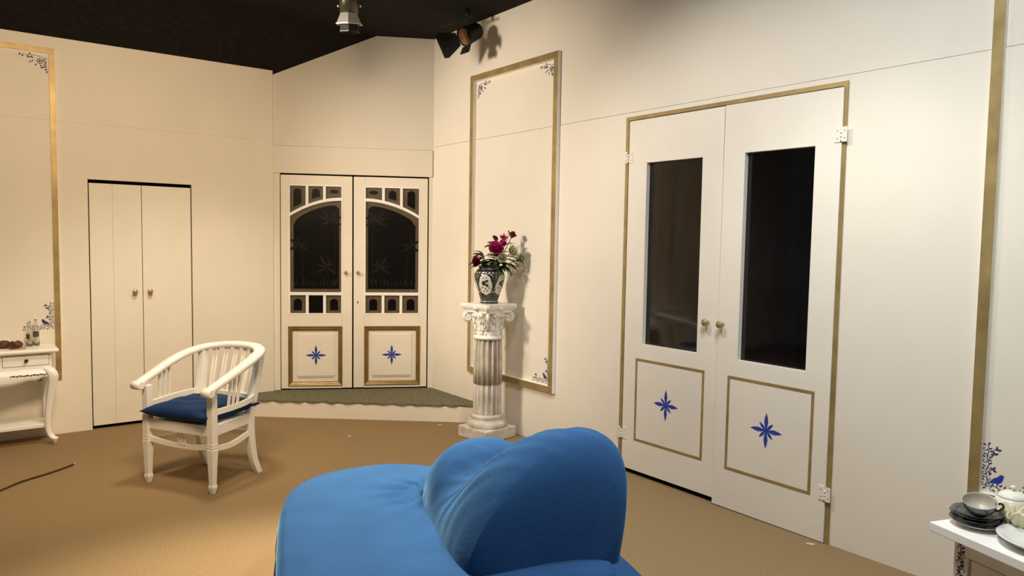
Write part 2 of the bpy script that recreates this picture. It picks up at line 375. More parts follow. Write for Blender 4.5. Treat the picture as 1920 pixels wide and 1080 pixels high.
def vine_corner():
    """bird and vine stencil for a lower left corner, about 0.21 m by 0.20 m"""
    b = MB(); rnd = random.Random(3)
    ribbon(b, [(0.018,0.018),(0.024,0.05),(0.016,0.08),(0.026,0.11),(0.018,0.14),(0.024,0.17),(0.020,0.192)])
    ribbon(b, [(0.018,0.018),(0.05,0.026),(0.08,0.014),(0.11,0.026),(0.14,0.016),(0.17,0.028),(0.200,0.020)])
    for i, t in enumerate((0.03,0.055,0.075,0.10,0.125,0.15,0.175)):
        s = 1 if i % 2 else -1
        curl(b, 0.020, t, 0.010, 0 if s < 0 else PI, 0.8, sgn=s); leaf2(b, 0.020+s*0.007, t+0.012, 0.015, PI/2-s*0.9, 0.5); leaf2(b, 0.020-s*0.004, t, 0.014, PI/2+s*1.2, 0.5)
        curl(b, t+0.012, 0.020, 0.010, PI/2 if s < 0 else -PI/2, 0.8, sgn=-s); leaf2(b, t+0.014, 0.020+s*0.008, 0.015, s*0.8, 0.5); leaf2(b, t+0.010, 0.020-s*0.004, 0.014, -s*1.1, 0.5)
    for x, y, a in ((0.042,0.155,0.4),(0.040,0.093,-0.5),(0.158,0.048,0.3),(0.052,0.175,0.2)):
        leaf2(b, x, y, 0.020, a, 0.55); leaf2(b, x, y, 0.018, a+1.3, 0.55); leaf2(b, x, y, 0.012, a+2.8, 0.5)
    ribbon(b, [(0.022,0.13),(0.034,0.142),(0.042,0.155)]); ribbon(b, [(0.022,0.08),(0.032,0.086),(0.040,0.093)]); ribbon(b, [(0.15,0.02),(0.155,0.035),(0.158,0.048)])
    leaf2(b, 0.02, 0.014, 0.016, -2.6, 0.5); leaf2(b, 0.02, 0.190, 0.016, 1.0, 0.5)
    return b
def bird_shape():
    b = MB()
    pts = [(0.020,0.040),(0.034,0.042),(0.046,0.058),(0.060,0.066),(0.068,0.076),(0.076,0.079),(0.082,0.075),(0.086,0.073),(0.081,0.070),
           (0.080,0.058),(0.074,0.046),(0.064,0.040),(0.062,0.034),(0.059,0.034),(0.058,0.039),(0.046,0.037),(0.034,0.037)]
    b.add([(x,-0.0009,z) for x, z in pts], [tuple(range(len(pts)))]); return b
def flower_corner():
    """leaf and flower stencil for an upper right corner, drawn towards -x and -z"""
    b = MB()
    ribbon(b, [(-0.170,-0.014),(-0.13,-0.020),(-0.10,-0.016),(-0.06,-0.018),(-0.03,-0.026),(-0.006,-0.032)])
    ribbon(b, [(-0.022,-0.03),(-0.012,-0.06),(-0.012,-0.09),(-0.006,-0.125)])
    cx, cy = -0.050, -0.052
    disc(b, cx, cy, 0.008)
    for k in range(8): leaf2(b, cx+0.010*math.cos(k*PI/4), cy+0.010*math.sin(k*PI/4), 0.013, k*PI/4, 0.75)
    for x, y, a in ((-0.16,-0.018,3.6),(-0.145,-0.022,4.0),(-0.118,-0.022,4.3),(-0.118,-0.024,5.2),(-0.098,-0.022,4.2),(-0.096,-0.024,5.0),(-0.085,-0.05,3.8),(-0.098,-0.062,3.4),
                    (-0.024,-0.035,4.4),(-0.02,-0.05,4.9),(-0.016,-0.068,4.0),(-0.014,-0.085,3.7),(-0.03,-0.084,4.4),(-0.038,-0.076,4.0),(-0.013,-0.10,4.2),(-0.008,-0.115,4.5),(-0.032,-0.092,3.6),(-0.115,-0.012,0.6),(-0.07,-0.072,4.2)):
        leaf2(b, x, y, 0.018, a, 0.55)
    return b
def place_decal(b, name, m, parent, x, z, sx=1, sz=1, sc=1.0, y=0.0):
    c = MB(); c.v = [(x+v[0]*sx*sc, v[1]+y, z+v[2]*sz*sc) for v in b.v]; c.f = list(b.f); c.m = list(b.m); c.sm = list(b.sm)
    # paint faces the room (-y)
    me = c.obj(name, m, parent, fix=False); bm = bmesh.new(); bm.from_mesh(me.data)
    bm.faces.ensure_lookup_table(); bm.normal_update()
    fl_ = [f for f in bm.faces if f.normal.y > 0]
    bmesh.ops.reverse_faces(bm, faces=fl_); bm.to_mesh(me.data); bm.free(); return me
def star(parent, x, z, R=0.088, y=0.0):
    b = MB()
    for k in range(8):
        L = R if k % 2 == 0 else R*0.62; a = k*PI/4+PI/2; w = 0.130*R if k % 2 == 0 else 0.090*R
        ca, sa = math.cos(a), math.sin(a); pts = []
        for t, q in ((0,0.12),(0.25,0.62),(0.5,1.0),(0.75,0.66),(1,0),(0.75,-0.66),(0.5,-1.0),(0.25,-0.62),(0,-0.12)):
            u, v = t*L, q*w; pts.append((u*ca-v*sa, -0.0008-0.00005*k, u*sa+v*ca))
        b.add(pts, [tuple(range(len(pts)))])
    return place_decal(b, 'painted_star', 'blue_paint', parent, x, z, y=y)

# ------------------------------------------------------------------ framed wall panels
def wall_panel(fr, x0, x1, z0, z1, w, d, label, decals):
    m = fr @ Matrix.Translation((x0, 0, z0)); r = empty('framed_wall_panel', m); tag(r, label, 'wall panel')
    Wd, H = x1-x0, z1-z0; gs = ['white_paint', 'gold_paint']
    def member(x0, x1, z0, z1):
        b = MB(); b.box(x0, x1, -d, 0, z0, z1, 0, 1); return b.obj('moulding', gs, r, bevel=0.0012)
    member(0, w, w, H-w); member(Wd-w, Wd, w, H-w); member(0, Wd, H-w, H); member(0, Wd, 0, w)
    vc, bi, fc = vine_corner(), bird_shape(), flower_corner()
    for kind, x, z, sx, sz, sc in decals:
        if kind == 'bird':
            place_decal(vc, 'painted_vine', 'navy_paint', r, x-x0, z-z0, sx, sz, sc); place_decal(bi, 'painted_bird', 'blue_paint' if sx > 0 else 'navy_paint', r, x-x0, z-z0, sx, sz, sc)
        else: place_decal(fc, 'painted_flower', 'navy_paint', r, x-x0, z-z0, sx, sz, sc)
    return r
wall_panel(FR, sy(4.955), sy(3.885), 0.38, 2.752, 0.047, 0.028, 'gold framed wall panel behind the column with the flower vase',
    [('flower', sy(3.938), 2.700, 1, 1, 1.0), ('flower', sy(4.890), 2.700, -1, 1, 1.0), ('bird', sy(3.938), 0.432, -1, 1, 1.0)])
wall_panel(FR, sy(1.232), sy(0.15), 0.405, 2.75, 0.045, 0.02, 'gold framed wall panel above the dark saucer stack at right edge',
    [('bird', sy(1.190), 0.456, 1, 1, 1.0)])
wall_panel(FL, -0.45, 0.618, 0.40, 2.745, 0.036, 0.012, 'gold framed wall panel behind the white console table at far left',
    [('flower', 0.580, 2.702, 1, 1, 1.0), ('bird', 0.582, 0.765, -1, 1, 0.97)])

# ------------------------------------------------------------------ knobs and hinges
def knob(parent, x, z, y, m='brass', r=0.017):
    b = MB(); prof = [(0.010,0),(0.010,0.006),(0.007,0.010),(0.007,0.018),(r*0.85,0.022),(r,0.028),(r,0.036),(r*0.86,0.041),(r*0.6,0.040),(r*0.55,0.042),(0.0001,0.043)]
    b.lathe(prof, 20); return b.obj('knob', m, parent, loc=(x, y, z), rot=(PI/2, 0, 0))
def hinge(parent, x, z, y, side):
    """painted butt hinge, leaf on the door towards -side"""
    b = MB(); b.box(-0.034*1 if side > 0 else 0.004, -0.004 if side > 0 else 0.034, -0.004, 0, -0.035, 0.035)
    b.box(0.006 if side > 0 else -0.030, 0.030 if side > 0 else -0.006, -0.011, -0.006, -0.035, 0.035)
    for k in (-0.0245, -0.007, 0.0105): b.tube([(0,-0.006,k-0.007),(0,-0.006,k+0.0085)], 0.0055, 8)
    h = b.obj('hinge', 'door_paint', parent, loc=(x, y, z))
    sc = MB()
    for zz in (-0.018, 0.018): sc.sphere((-0.020*side, -0.0045, zz), 0.0034, 8, 5, sc=(1,0.4,1)); sc.sphere((0.018*side, -0.0115, zz), 0.0034, 8, 5, sc=(1,0.4,1))
    sc.obj('screw', 'screw_tan', h)
    return h

# ------------------------------------------------------------------ cupboard doors in the left wall (plain boards)
def plank_door(name, x0, x1, splits, kx, label):
    r = empty(name, FL @ Matrix.Translation((x0, 0, 0))); struct(r, label, 'door')
    xs = [x0]+splits+[x1]
    for a, b_ in zip(xs[:-1], xs[1:]):
        MB().box(a-x0+0.0004, b_-x0-0.0004, 0.002, 0.020, 0.026, 1.824).obj('board', 'door_paint', r, bevel=0.0012)
    MB().box(0.02, x1-x0-0.02, 0.020, 0.04, 0.3, 0.38).obj('ledge', 'door_paint', r)
    MB().box(0.02, x1-x0-0.02, 0.020, 0.04, 1.4, 1.48).obj('ledge', 'door_paint', r)
    k = knob(r, kx-x0, 1.022, 0.002, r=0.019)
    return r
plank_door('door_1', 0.813, 1.160, [0.965], 1.103, 'plain cream plank cupboard door nearer the console table')
plank_door('door_2', 1.1635, 1.512, [], 1.208, 'plain cream plank cupboard door behind the white armchair')

# ------------------------------------------------------------------ stained glass doors in the diagonal wall
def arch_z(t): return 1.640+0.142*(1-(1-t)**2)
def inset_poly(poly, d):
    """shrink polygon (x,z) towards its inside by d using edge offsets"""
    n = len(poly); out = []; area = sum(poly[i][0]*poly[(i+1)%n][1]-poly[(i+1)%n][0]*poly[i][1] for i in range(n)); sg = 1 if area > 0 else -1
    for i in range(n):
        p0 = Vector(poly[i-1]); p1 = Vector(poly[i]); p2 = Vector(poly[(i+1)%n])
        a = (p1-p0).normalized(); c = (p2-p1).normalized()
        na = Vector((-a.y, a.x))*sg; nc = Vector((-c.y, c.x))*sg; bi = (na+nc)
        bi = bi/max(0.3, bi.dot(na)) if bi.length > 1e-5 else na
        q = p1+bi*d; out.append((q.x, q.y))
    return out
def glass_door(name, s0, wid, mirror, label, plain_mid, g1):
    r = empty(name, FB @ Matrix.Translation((s0, 0, 0))); struct(r, label, 'door')
    X = (lambda x: wid-x) if mirror else (lambda x: x)
    def bx(b, x0, x1, y0, y1, z0, z1, mi=0, front=None):
        a, c = sorted((X(x0), X(x1))); b.box(a, c, y0, y1, z0, z1, mi, front)
    D0, D1 = 0.0, 0.035; Z0, Z1 = 0.150, 1.978; g0 = 0.070; h0, h1 = 0.796, 1.894
    b = MB(); bx(b, 0, g0, D0, D1, Z0, Z1); b.obj('stile', 'door_white', r, bevel=0.003)
    b = MB(); bx(b, g1, wid, D0, D1, Z0, Z1); b.obj('stile', 'door_white', r, bevel=0.003)
    b = MB(); bx(b, g0, g1, D0, D1, h1, Z1); b.obj('rail', 'door_white', r)
    b = MB(); bx(b, g0, g1, D0, D1, 0.690, h0); b.obj('rail', 'door_white', r)
    b = MB(); bx(b, g0, g1, D0, D1, Z0, 0.175); b.obj('rail', 'door_white', r)
    # lower panel: recessed field, raised centre, bronze moulding
    b = MB(); bx(b, g0, g1, 0.010, D1, 0.175, 0.690); pn = b.obj('lower_panel', 'door_white', r)
    b = MB(); bx(b, g0+0.060, g1-0.060, 0.004, 0.010, 0.255, 0.620); b.obj('raised_field', 'door_white', pn, bevel=0.0035)
    mz0, mz1, mx0, mx1 = 0.172, 0.690, 0.058, g1+0.004
    sh = [(-0.013,0),(-0.013,0.008),(-0.006,0.015),(0.003,0.010),(0.008,0.015),(0.016,0.010),(0.023,0.003),(0.023,0)]
    for (p, q) in (((mx0,mz0),(mx1,mz0)),((mx1,mz0),(mx1,mz1)),((mx1,mz1),(mx0,mz1)),((mx0,mz1),(mx0,mz0))):
        b = MB(); cx, cz = (mx0+mx1)/2, (mz0+mz1)/2
        def ins(pt): return (pt[0]+(0.013 if pt[0] < cx else -0.013), pt[1]+(0.013 if pt[1] < cz else -0.013))
        rings = []
        for pt in (p, q):
            ring = []
            for o, hgt in sh:
                k = (0.013+o); ring.append((X(pt[0]+(k if pt[0] < cx else -k)), -hgt+0.001, pt[1]+(k if pt[1] < cz else -k)))
            rings.append(ring)
        b.loft(rings, 0, False); b.obj('moulding', 'bronze_moulding', r)
    star(r, X((g0+g1)/2), 0.437, 0.088, 0.004)
    b = MB(); bx(b, g0+0.068, g1-0.068, 0.0025, 0.0042, 0.243, 0.2455); b.obj('scribed_line', 'gold_paint', pn)
    # glazing bars
    gw = g1-g0; u1, u2 = g0+gw*0.335, g0+gw*0.665
    ab = MB(); N = 14; path = []
    top = [(g0+gw*i/N, arch_z(i/N)) for i in range(N+1)]
    ab.prism([(X(x), z+0.013) for x, z in top]+[(X(x), z-0.013) for x, z in reversed(top)], -0.004, 0.022)
    ab.obj('arched_bar', 'bar_white', r)
    b = MB(); bx(b, g0-0.004, g1+0.004, -0.004, 0.022, 0.957, 0.983); b.obj('glazing_bar', 'bar_white', r, bevel=0.002)
    for u in (u1, u2):
        t = (u-g0)/gw
        b = MB(); bx(b, u-0.012, u+0.012, 0.0, 0.022, arch_z(t)+0.005, h1); b.obj('glazing_bar', 'bar_white', r, bevel=0.002)
        b = MB(); bx(b, u-0.012, u+0.012, 0.0, 0.022, h0, 0.96); b.obj('glazing_bar', 'bar_white', r, bevel=0.002)
    # glazing bead round the opening
    for q in ((g0-0.004,g0+0.006,h0,h1),(g1-0.006,g1+0.004,h0,h1),(g0,g1,h1-0.006,h1+0.006),(g0,g1,h0-0.006,h0+0.006)):
        b = MB(); bx(b, q[0], q[1], -0.003, 0.02, q[2], q[3]); b.obj('glazing_bead', 'bar_white', r)
    # panes
    def pane(poly, motif=None, dark=False):
        p = MB().prism([(X(x), z) for x, z in poly], 0.014, 0.018).obj('pane', 'glass_dark' if dark else 'glass_brown', r)
        if motif: MB().prism([(X(x), z) for x, z in motif], 0.0128, 0.014).obj('etched_motif', 'glass_dark', p)
        return p
    def archm(cx, cz0, hw, hz):
        pts = [(cx-hw, cz0), (cx+hw, cz0)]
        for k in range(0, 11):
            a = PI*k/10; pts.append((cx+hw*math.cos(a), cz0+hz-hw*0.8+hw*0.8*math.sin(a)))
        return pts
    xs = [g0, u1-0.012, u1+0.012, u2-0.012, u2+0.012, g1]
    for i in range(3):
        a, c = xs[2*i], xs[2*i+1]; mid = (a+c)/2
        ts = [(a+(c-a)*k/4-g0)/gw for k in range(5)]
        poly = [(g0+gw*t, arch_z(t)+0.012) for t in ts]+[(c, h1), (a, h1)]
        zb = arch_z((mid-g0)/gw)
        if i == 2:
            mo = [(mid+0.038*math.cos(2*PI*k/14), 1.846+0.017*math.sin(2*PI*k/14)) for k in range(14)]
        else:
            hw = 0.033; zt = 1.868; zl, zr = arch_z((mid-hw-g0)/gw)+0.045, arch_z((mid+hw-g0)/gw)+0.045
            mo = [(mid-hw, zl), (mid+hw, zr)]+[(mid+hw*math.cos(PI*k/10), zt-0.028+0.028*math.sin(PI*k/10)) for k in range(11)]
        pane(poly, mo)
        b0, b1 = xs[2*i], xs[2*i+1]; mid = (b0+b1)/2
        pane([(b0,h0),(b1,h0),(b1,0.96),(b0,0.96)], None if (plain_mid and i == 1) else archm(mid, 0.826, 0.034, 0.100), dark=(plain_mid and i == 1))
    big = [(g0,0.982),(g1,0.982)]+[(x, z-0.012) for x, z in reversed(top)]
    ins = [(g0+0.034,1.012),(g1-0.026,1.012)]
    for i in range(N, -1, -1):
        t = i/N; x = g0+0.034+(gw-0.060)*t; z = arch_z(t)-0.050-(0.030*max(0,(0.12-t)/0.12)**2)-(0.03*max(0,(t-0.88)/0.12)**2); ins.append((x, z))
    p = pane(big, ins)
    e = MB(); rnd = random.Random(5)      # etched palms and grasses
    def frond(x, z, L, a): leaf2(e, X(x), z, L, (PI-a) if mirror else a, 0.22, 0.0124)
    for cx, cz, k in ((g1-0.09,1.60,7),(g0+0.08,1.38,5),(g1-0.13,1.20,6)):
        ribbon(e, [(X(cx+0.02),1.02),(X(cx+0.03),cz-0.15),(X(cx),cz)], 0.0022, 0.0124)
        for j in range(k): frond(cx, cz, rnd.uniform(0.08,0.13), -0.5+(PI+1.0)*j/(k-1)+rnd.uniform(-.15,.15))
    for j in range(12): frond(g0+0.05+gw*0.8*j/12, 1.03, rnd.uniform(0.05,0.10), PI/2+rnd.uniform(-.4,.4))
    place_decal(e, 'etched_palms', 'glass_etch', p, 0, 0)
    knob(r, X(0.540) if not mirror else X(0.596), 1.158, 0.0, r=0.015)
    if mirror:
        k = MB(); k.sphere((0,0,0), 0.006, 8, 6, sc=(1,0.3,1)); k.box(-0.0025,0.0025,-0.0015,0.001,-0.016,0); k.obj('keyhole', 'void_black', r, loc=(X(0.596),-0.0005,0.90))
    return r
glass_door('door_3', 0.060, 0.594, False, 'stained glass door leaf nearer the armchair, one bottom pane plain black', True, 0.508)
glass_door('door_4', 0.666, 0.632, True, 'stained glass door leaf with keyhole, beside the column wall', False, 0.537)

# ------------------------------------------------------------------ tall double doors in the right wall
def tall_door(name, y_l, y_r, zb, y0, win, box, st, kx, hx, label, lean=0.0):
    x0, x1 = sy(y_l), sy(y_r); r = empty(name, FR @ Matrix.Translation((x0, 0, 0)) @ Matrix.Rotation(lean, 4, 'Y')); struct(r, label, 'door')
    D = 0.030; zt = 2.196; w0, w1 = sy(win[0])-x0, sy(win[1])-x0
    b = MB(); Wd = x1-x0
    b.box(0, w0, y0, y0+D, zb, zt); b.box(w1, Wd, y0, y0+D, zb, zt); b.box(w0, w1, y0, y0+D, zb, 0.828); b.box(w0, w1, y0, y0+D, 1.934, zt)
    b.obj('leaf', 'door_paint', r)
    # clear pane seated behind the opening
    MB().box(w0-0.01, w1+0.01, y0+D+0.002, y0+D+0.004, 0.82, 1.94).obj('window_pane', 'glass_dark_clear', r)
    a0, a1 = sy(box[0])-x0, sy(box[1])-x0; z0, z1, t = 0.220, 0.738, 0.016
    for q in ((a0,a1,z0,z0+t),(a0,a1,z1-t,z1),(a0,a0+t,z0+t,z1-t),(a1-t,a1,z0+t,z1-t)):
        MB().box(q[0], q[1], y0-0.0012, y0+0.0005, q[2], q[3]).obj('gold_line', 'gold_paint', r)
    star(r, sy(st)-x0, 0.486, 0.094, y0)
    knob(r, sy(kx)-x0, 1.013, y0, r=0.020)
    side = -1 if hx < 0.5 else 1
    xx = 0.0 if side < 0 else Wd
    for hz in (1.975, 0.250): hinge(r, xx, hz, y0, side)
    return r
mat('glass_dark_clear', (0.60, 0.62, 0.70), 0.05, trans=1.0, spec=0.2)
tall_door('door_5', 3.226, 2.522, 0.032, 0.000, (3.078,2.662), (3.126,2.602), 2.877, 2.588, 0, 'tall white door leaf with dark window and blue star, hinged beside the gold panel')
tall_door('door_6', 2.516, 1.854, 0.006, -0.012, (2.383,1.986), (2.440,1.932), 2.192, 2.484, 1, 'tall white door leaf with dark window and blue star, nearest the low cabinet', 0.0032)
tr = empty('trim_1', FR @ Matrix.Translation((DR[0], 0, 0))); struct(tr, 'narrow gold painted strip framing the tall double doors', 'door frame')
DW = DR[1]-DR[0]
for q in ((0,0.022,0,2.222-0.022),(DW-0.023,DW,0,2.222-0.022),(0,DW,2.200,2.222)):
    MB().box(q[0], q[1], -0.006, T, q[2], q[3]).obj('gold_strip', 'gold_paint', tr)

# ------------------------------------------------------------------ white console table at the left wall
def console():
    X0, X1, YF, YBk = -0.55, 0.567, 5.862, 6.150
    r = empty('console_table', loc=(0, 6.0, 0)); tag(r, 'white console table with curved legs and stencilled apron against left wall', 'table')
    def L(p): return (p[0], p[1]-6.0, p[2])
    # moulded top
    prof = [(0,0.640),(-0.012,0.642),(-0.018,0.650),(-0.018,0.660),(-0.012,0.666)]
    rings = []
    for o, z in [(0.016,0.636)]+[(0.0,0.640),(-0.006,0.648),(-0.006,0.660),(0.0,0.666)]:
        rings.append([L((X0+o,YF+o,z)), L((X1-o,YF+o,z)), L((X1-o,YBk,z)), L((X0+o,YBk,z))])
    MB().loft(rings, 0, False).obj('top', 'white_paint', r, bevel=0.002)
    B0, B1, BF = X0+0.035, X1-0.035, YF+0.03
    b = MB(); b.box(B0, B1, BF-6, YBk-6-0.01, 0.530, 0.638); b.obj('body', 'white_paint', r, bevel=0.002)
    xs = [(0.255,0.516),(-0.125,0.136),(-0.50,-0.24)]
    for a, c in xs:
        d = MB().box(a, c, BF-6-0.003, BF-6+0.01, 0.556, 0.626).obj('drawer', 'white_paint', r, bevel=0.002)
        g_ = MB(); 
        for q in ((a-0.003,a,0.553,0.629),(c,c+0.003,0.553,0.629),(a,c,0.553,0.556),(a,c,0.626,0.629)): g_.box(q[0],q[1],BF-6-0.0006,BF-6+0.004,q[2],q[3])
        g_.obj('gap_shade', 'gap_shade', d)  # solid strips in a darker tone, painted shade for the gaps
        kb = MB(); kb.lathe([(0.005,0),(0.005,0.010),(0.011,0.014),(0.012,0.019),(0.007,0.024),(0.0001,0.025)], 14)
        kb.obj('drawer_knob', 'dark_metal', d, loc=((a+c)/2, BF-6-0.003, 0.594), rot=(PI/2,0,0))
    # bulging apron with scalloped lower edge
    def low(x):
        e = min(x-B0, B1-x)
        return interp([(0,0.452),(0.05,0.470),(0.085,0.452),(0.10,0.446),(0.115,0.452),(0.16,0.446),(0.23,0.425),(0.35,0.416),(0.6,0.414)], e)
    n = 60; rings = []
    for i in range(n+1):
        x = B0+(B1-B0)*i/n; zl = low(x)
        rings.append([L((x,BF+0.012,0.530)), L((x,BF-0.004,0.530)), L((x,BF-0.020,0.515)), L((x,BF-0.028,0.49)), L((x,BF-0.026,(0.49+zl)/2)), L((x,BF-0.018,zl)), L((x,BF+0.004,zl))])
    MB().loft(rings, 0, True).obj('apron', 'white_paint', r)
    s = MB(); rnd = random.Random(2)      # stencilled vine
    for i in range(11):
        x = 0.30+i*0.0195; curl(s, x, 0.494, 0.006, 0 if i%2 else PI, 0.8, 0.0012, 1 if i%2 else -1); leaf2(s, x+0.004, 0.494, 0.013, 0.5*(-1)**i, 0.6); leaf2(s, x, 0.490, 0.012, 2.6, 0.6)
    ribbon(s, [(0.292,0.492),(0.34,0.496),(0.39,0.491),(0.44,0.497),(0.51,0.493)], 0.0012)
    place_decal(s, 'painted_vine', 'navy_paint', r, 0, 0, y=BF-6-0.0283)
    # side apron
    for xe in (B0, B1):
        MB().box(min(xe,xe+(0.01 if xe<0 else -0.01)), max(xe,xe+(0.01 if xe<0 else -0.01)), BF-6, YBk-6-0.02, 0.46, 0.53).obj('side_apron', 'white_paint', r)
    # cabriole legs
    for xs_, y, k, yk in ((B1,BF,1,-1),(B0,BF,-1,-1),(B1,YBk-0.03,1,0.0),(B0,YBk-0.03,-1,0.0)):
        path = [(0.0,0.532,0.030),(0.018,0.505,0.032),(0.026,0.47,0.030),(0.020,0.41,0.025),(0.006,0.32,0.021),(-0.006,0.22,0.018),(-0.010,0.14,0.016),(-0.004,0.085,0.016),(0.012,0.055,0.019),(0.028,0.040,0.020)]
        P = spline([(o*k*(1 if yk else 0.3), z, rr) for o, z, rr in path], 3)
        rings = []
        for q in P:
            rr = q.z; cx = xs_-k*0.020+q.x; cy = y+(0.008 if yk else -0.01)+yk*0.6*abs(q.x)*(1 if q.x*k > 0 else -0.5)
            rings.append([L((cx+a*rr, cy+c*rr, q.y)) for a, c in ((-1,-.75),(-.75,-1),(.75,-1),(1,-.75),(1,.75),(.75,1),(-.75,1),(-1,.75))])
        lg = MB().loft(rings, 0, True).obj('leg', 'white_paint', r)
        q = P[-1]; cx = xs_-k*0.020+q.x; cy = y+(0.008 if yk else -0.01)+yk*0.6*abs(q.x)-6
        MB().lathe([(0.013,0.0),(0.017,0.034),(0.021,0.040),(0.020,0.046)], 14, cx, cy).obj('foot', 'white_paint', lg)
    sh = [(B0+0.01,BF+0.015),(B1-0.022,BF+0.015),(B1-0.022,YBk-0.02),(B0+0.01,YBk-0.02)]
    MB().prismz([(x,y-6) for x, y in sh], 0.118, 0.145).obj('lower_shelf', 'white_paint', r, bevel=0.004)
console()

# things on the console
def lumpy(seed, amp=0.06):
    rnd = random.Random(seed); ks = [(Vector((rnd.uniform(-1,1),rnd.uniform(-1,1),rnd.uniform(-1,1)))*3.5, rnd.uniform(0,6)) for _ in range(5)]
    return lambda d: 1+sum(math.sin(d.dot(k)+p) for k, p in ks)*amp/2
ZT = 0.666
def brown_bun(name, loc, r, label, highlight):
    o = MB(); o.sphere((0,0,r*0.74), r, 18, 12, sc=(1.15,0.95,0.92), fn=lumpy(int(loc[0]*1000)))
    if not highlight: b = o.obj(name, 'bun_brown', loc=loc); return tag(b, label, 'bun')
    e = empty(name, loc=loc); tag(e, label, 'bun'); o.obj('crust', 'bun_brown', e)
    i = MB(); i.sphere((-0.004,-0.008,r*1.46), r*0.40, 12, 7, sc=(1.2,0.9,0.5), fn=lumpy(4)); i.obj('highlight', 'highlight_white', e); return e  # white cap is a painted highlight on the bun
brown_bun('brown_bun', (0.272,6.03,ZT), 0.034, 'plain dark brown round bun cut off by the left photo edge', False)
brown_bun('highlit_bun', (0.335,5.965,ZT+0.006), 0.033, 'dark brown bun with a painted white highlight on top, on the console', True)
tag(MB().tube([(-0.045,0.012,0.005),(0.0,0.0,0.006),(0.075,0.030,0.005)], [0.004,0.005,0.003], 8).obj('wooden_stick', 'wood_tan', loc=(0.325,5.985,ZT)), 'thin tan wooden stick behind the highlighted brown bun', 'stick')
tag(MB().tube([(-0.035,0.0,0.004),(0.02,0.0,0.005),(0.055,0.004,0.004)], [0.003,0.0042,0.003], 8).obj('wooden_stick', 'wood_tan', loc=(0.335,5.928,ZT)), 'thin tan wooden stick in front of the highlighted brown bun', 'stick')
def bottle(loc, h, r, label, lab, tip):
    e = empty('glass_bottle', loc=loc); tag(e, label, 'bottle')
    out = [(r*0.92,0),(r,0.006),(r*0.96,0.05),(r,0.08),(r,h*0.58),(r*0.72,h*0.68),(r*0.42,h*0.76),(r*0.40,h*0.95),(r*0.46,h*0.955),(r*0.46,h)]
    inn = [(max(0.002,q-0.003), z) for q, z in reversed(out[1:])]
    MB().lathe(out+inn+[(0.0001,0.008)], 20).obj('body', 'clear_glass', e)
    cam_a = math.atan2(-loc[1], -loc[0]); lb = MB(); n = 8; a0, a1, z0, z1 = lab
    vs = [(1.01*r*math.cos(cam_a+a0+(a1-a0)*i/n), 1.01*r*math.sin(cam_a+a0+(a1-a0)*i/n), z) for z in (z0, z1) for i in range(n+1)]
    lb.add(vs, [(i,i+1,n+2+i,n+1+i) for i in range(n)], 0, True); lb.obj('label', 'bottle_label', e)
    if tip: MB().lathe([(r*0.36,h),(r*0.36,h+0.004),(0.004,h+0.008),(0.0022,h+0.022),(0.0001,h+0.026)], 12).obj('pourer', 'silver', e)
bottle((0.421,6.045,ZT), 0.175, 0.0215, 'clear glass bottle with narrow dark label, left of the pair on console', (-1.3,0.0,0.055,0.09), False)
bottle((0.459,6.068,ZT), 0.185, 0.0215, 'clear glass bottle with pointed pourer and broad brown label on console', (-0.9,0.9,0.065,0.105), True)

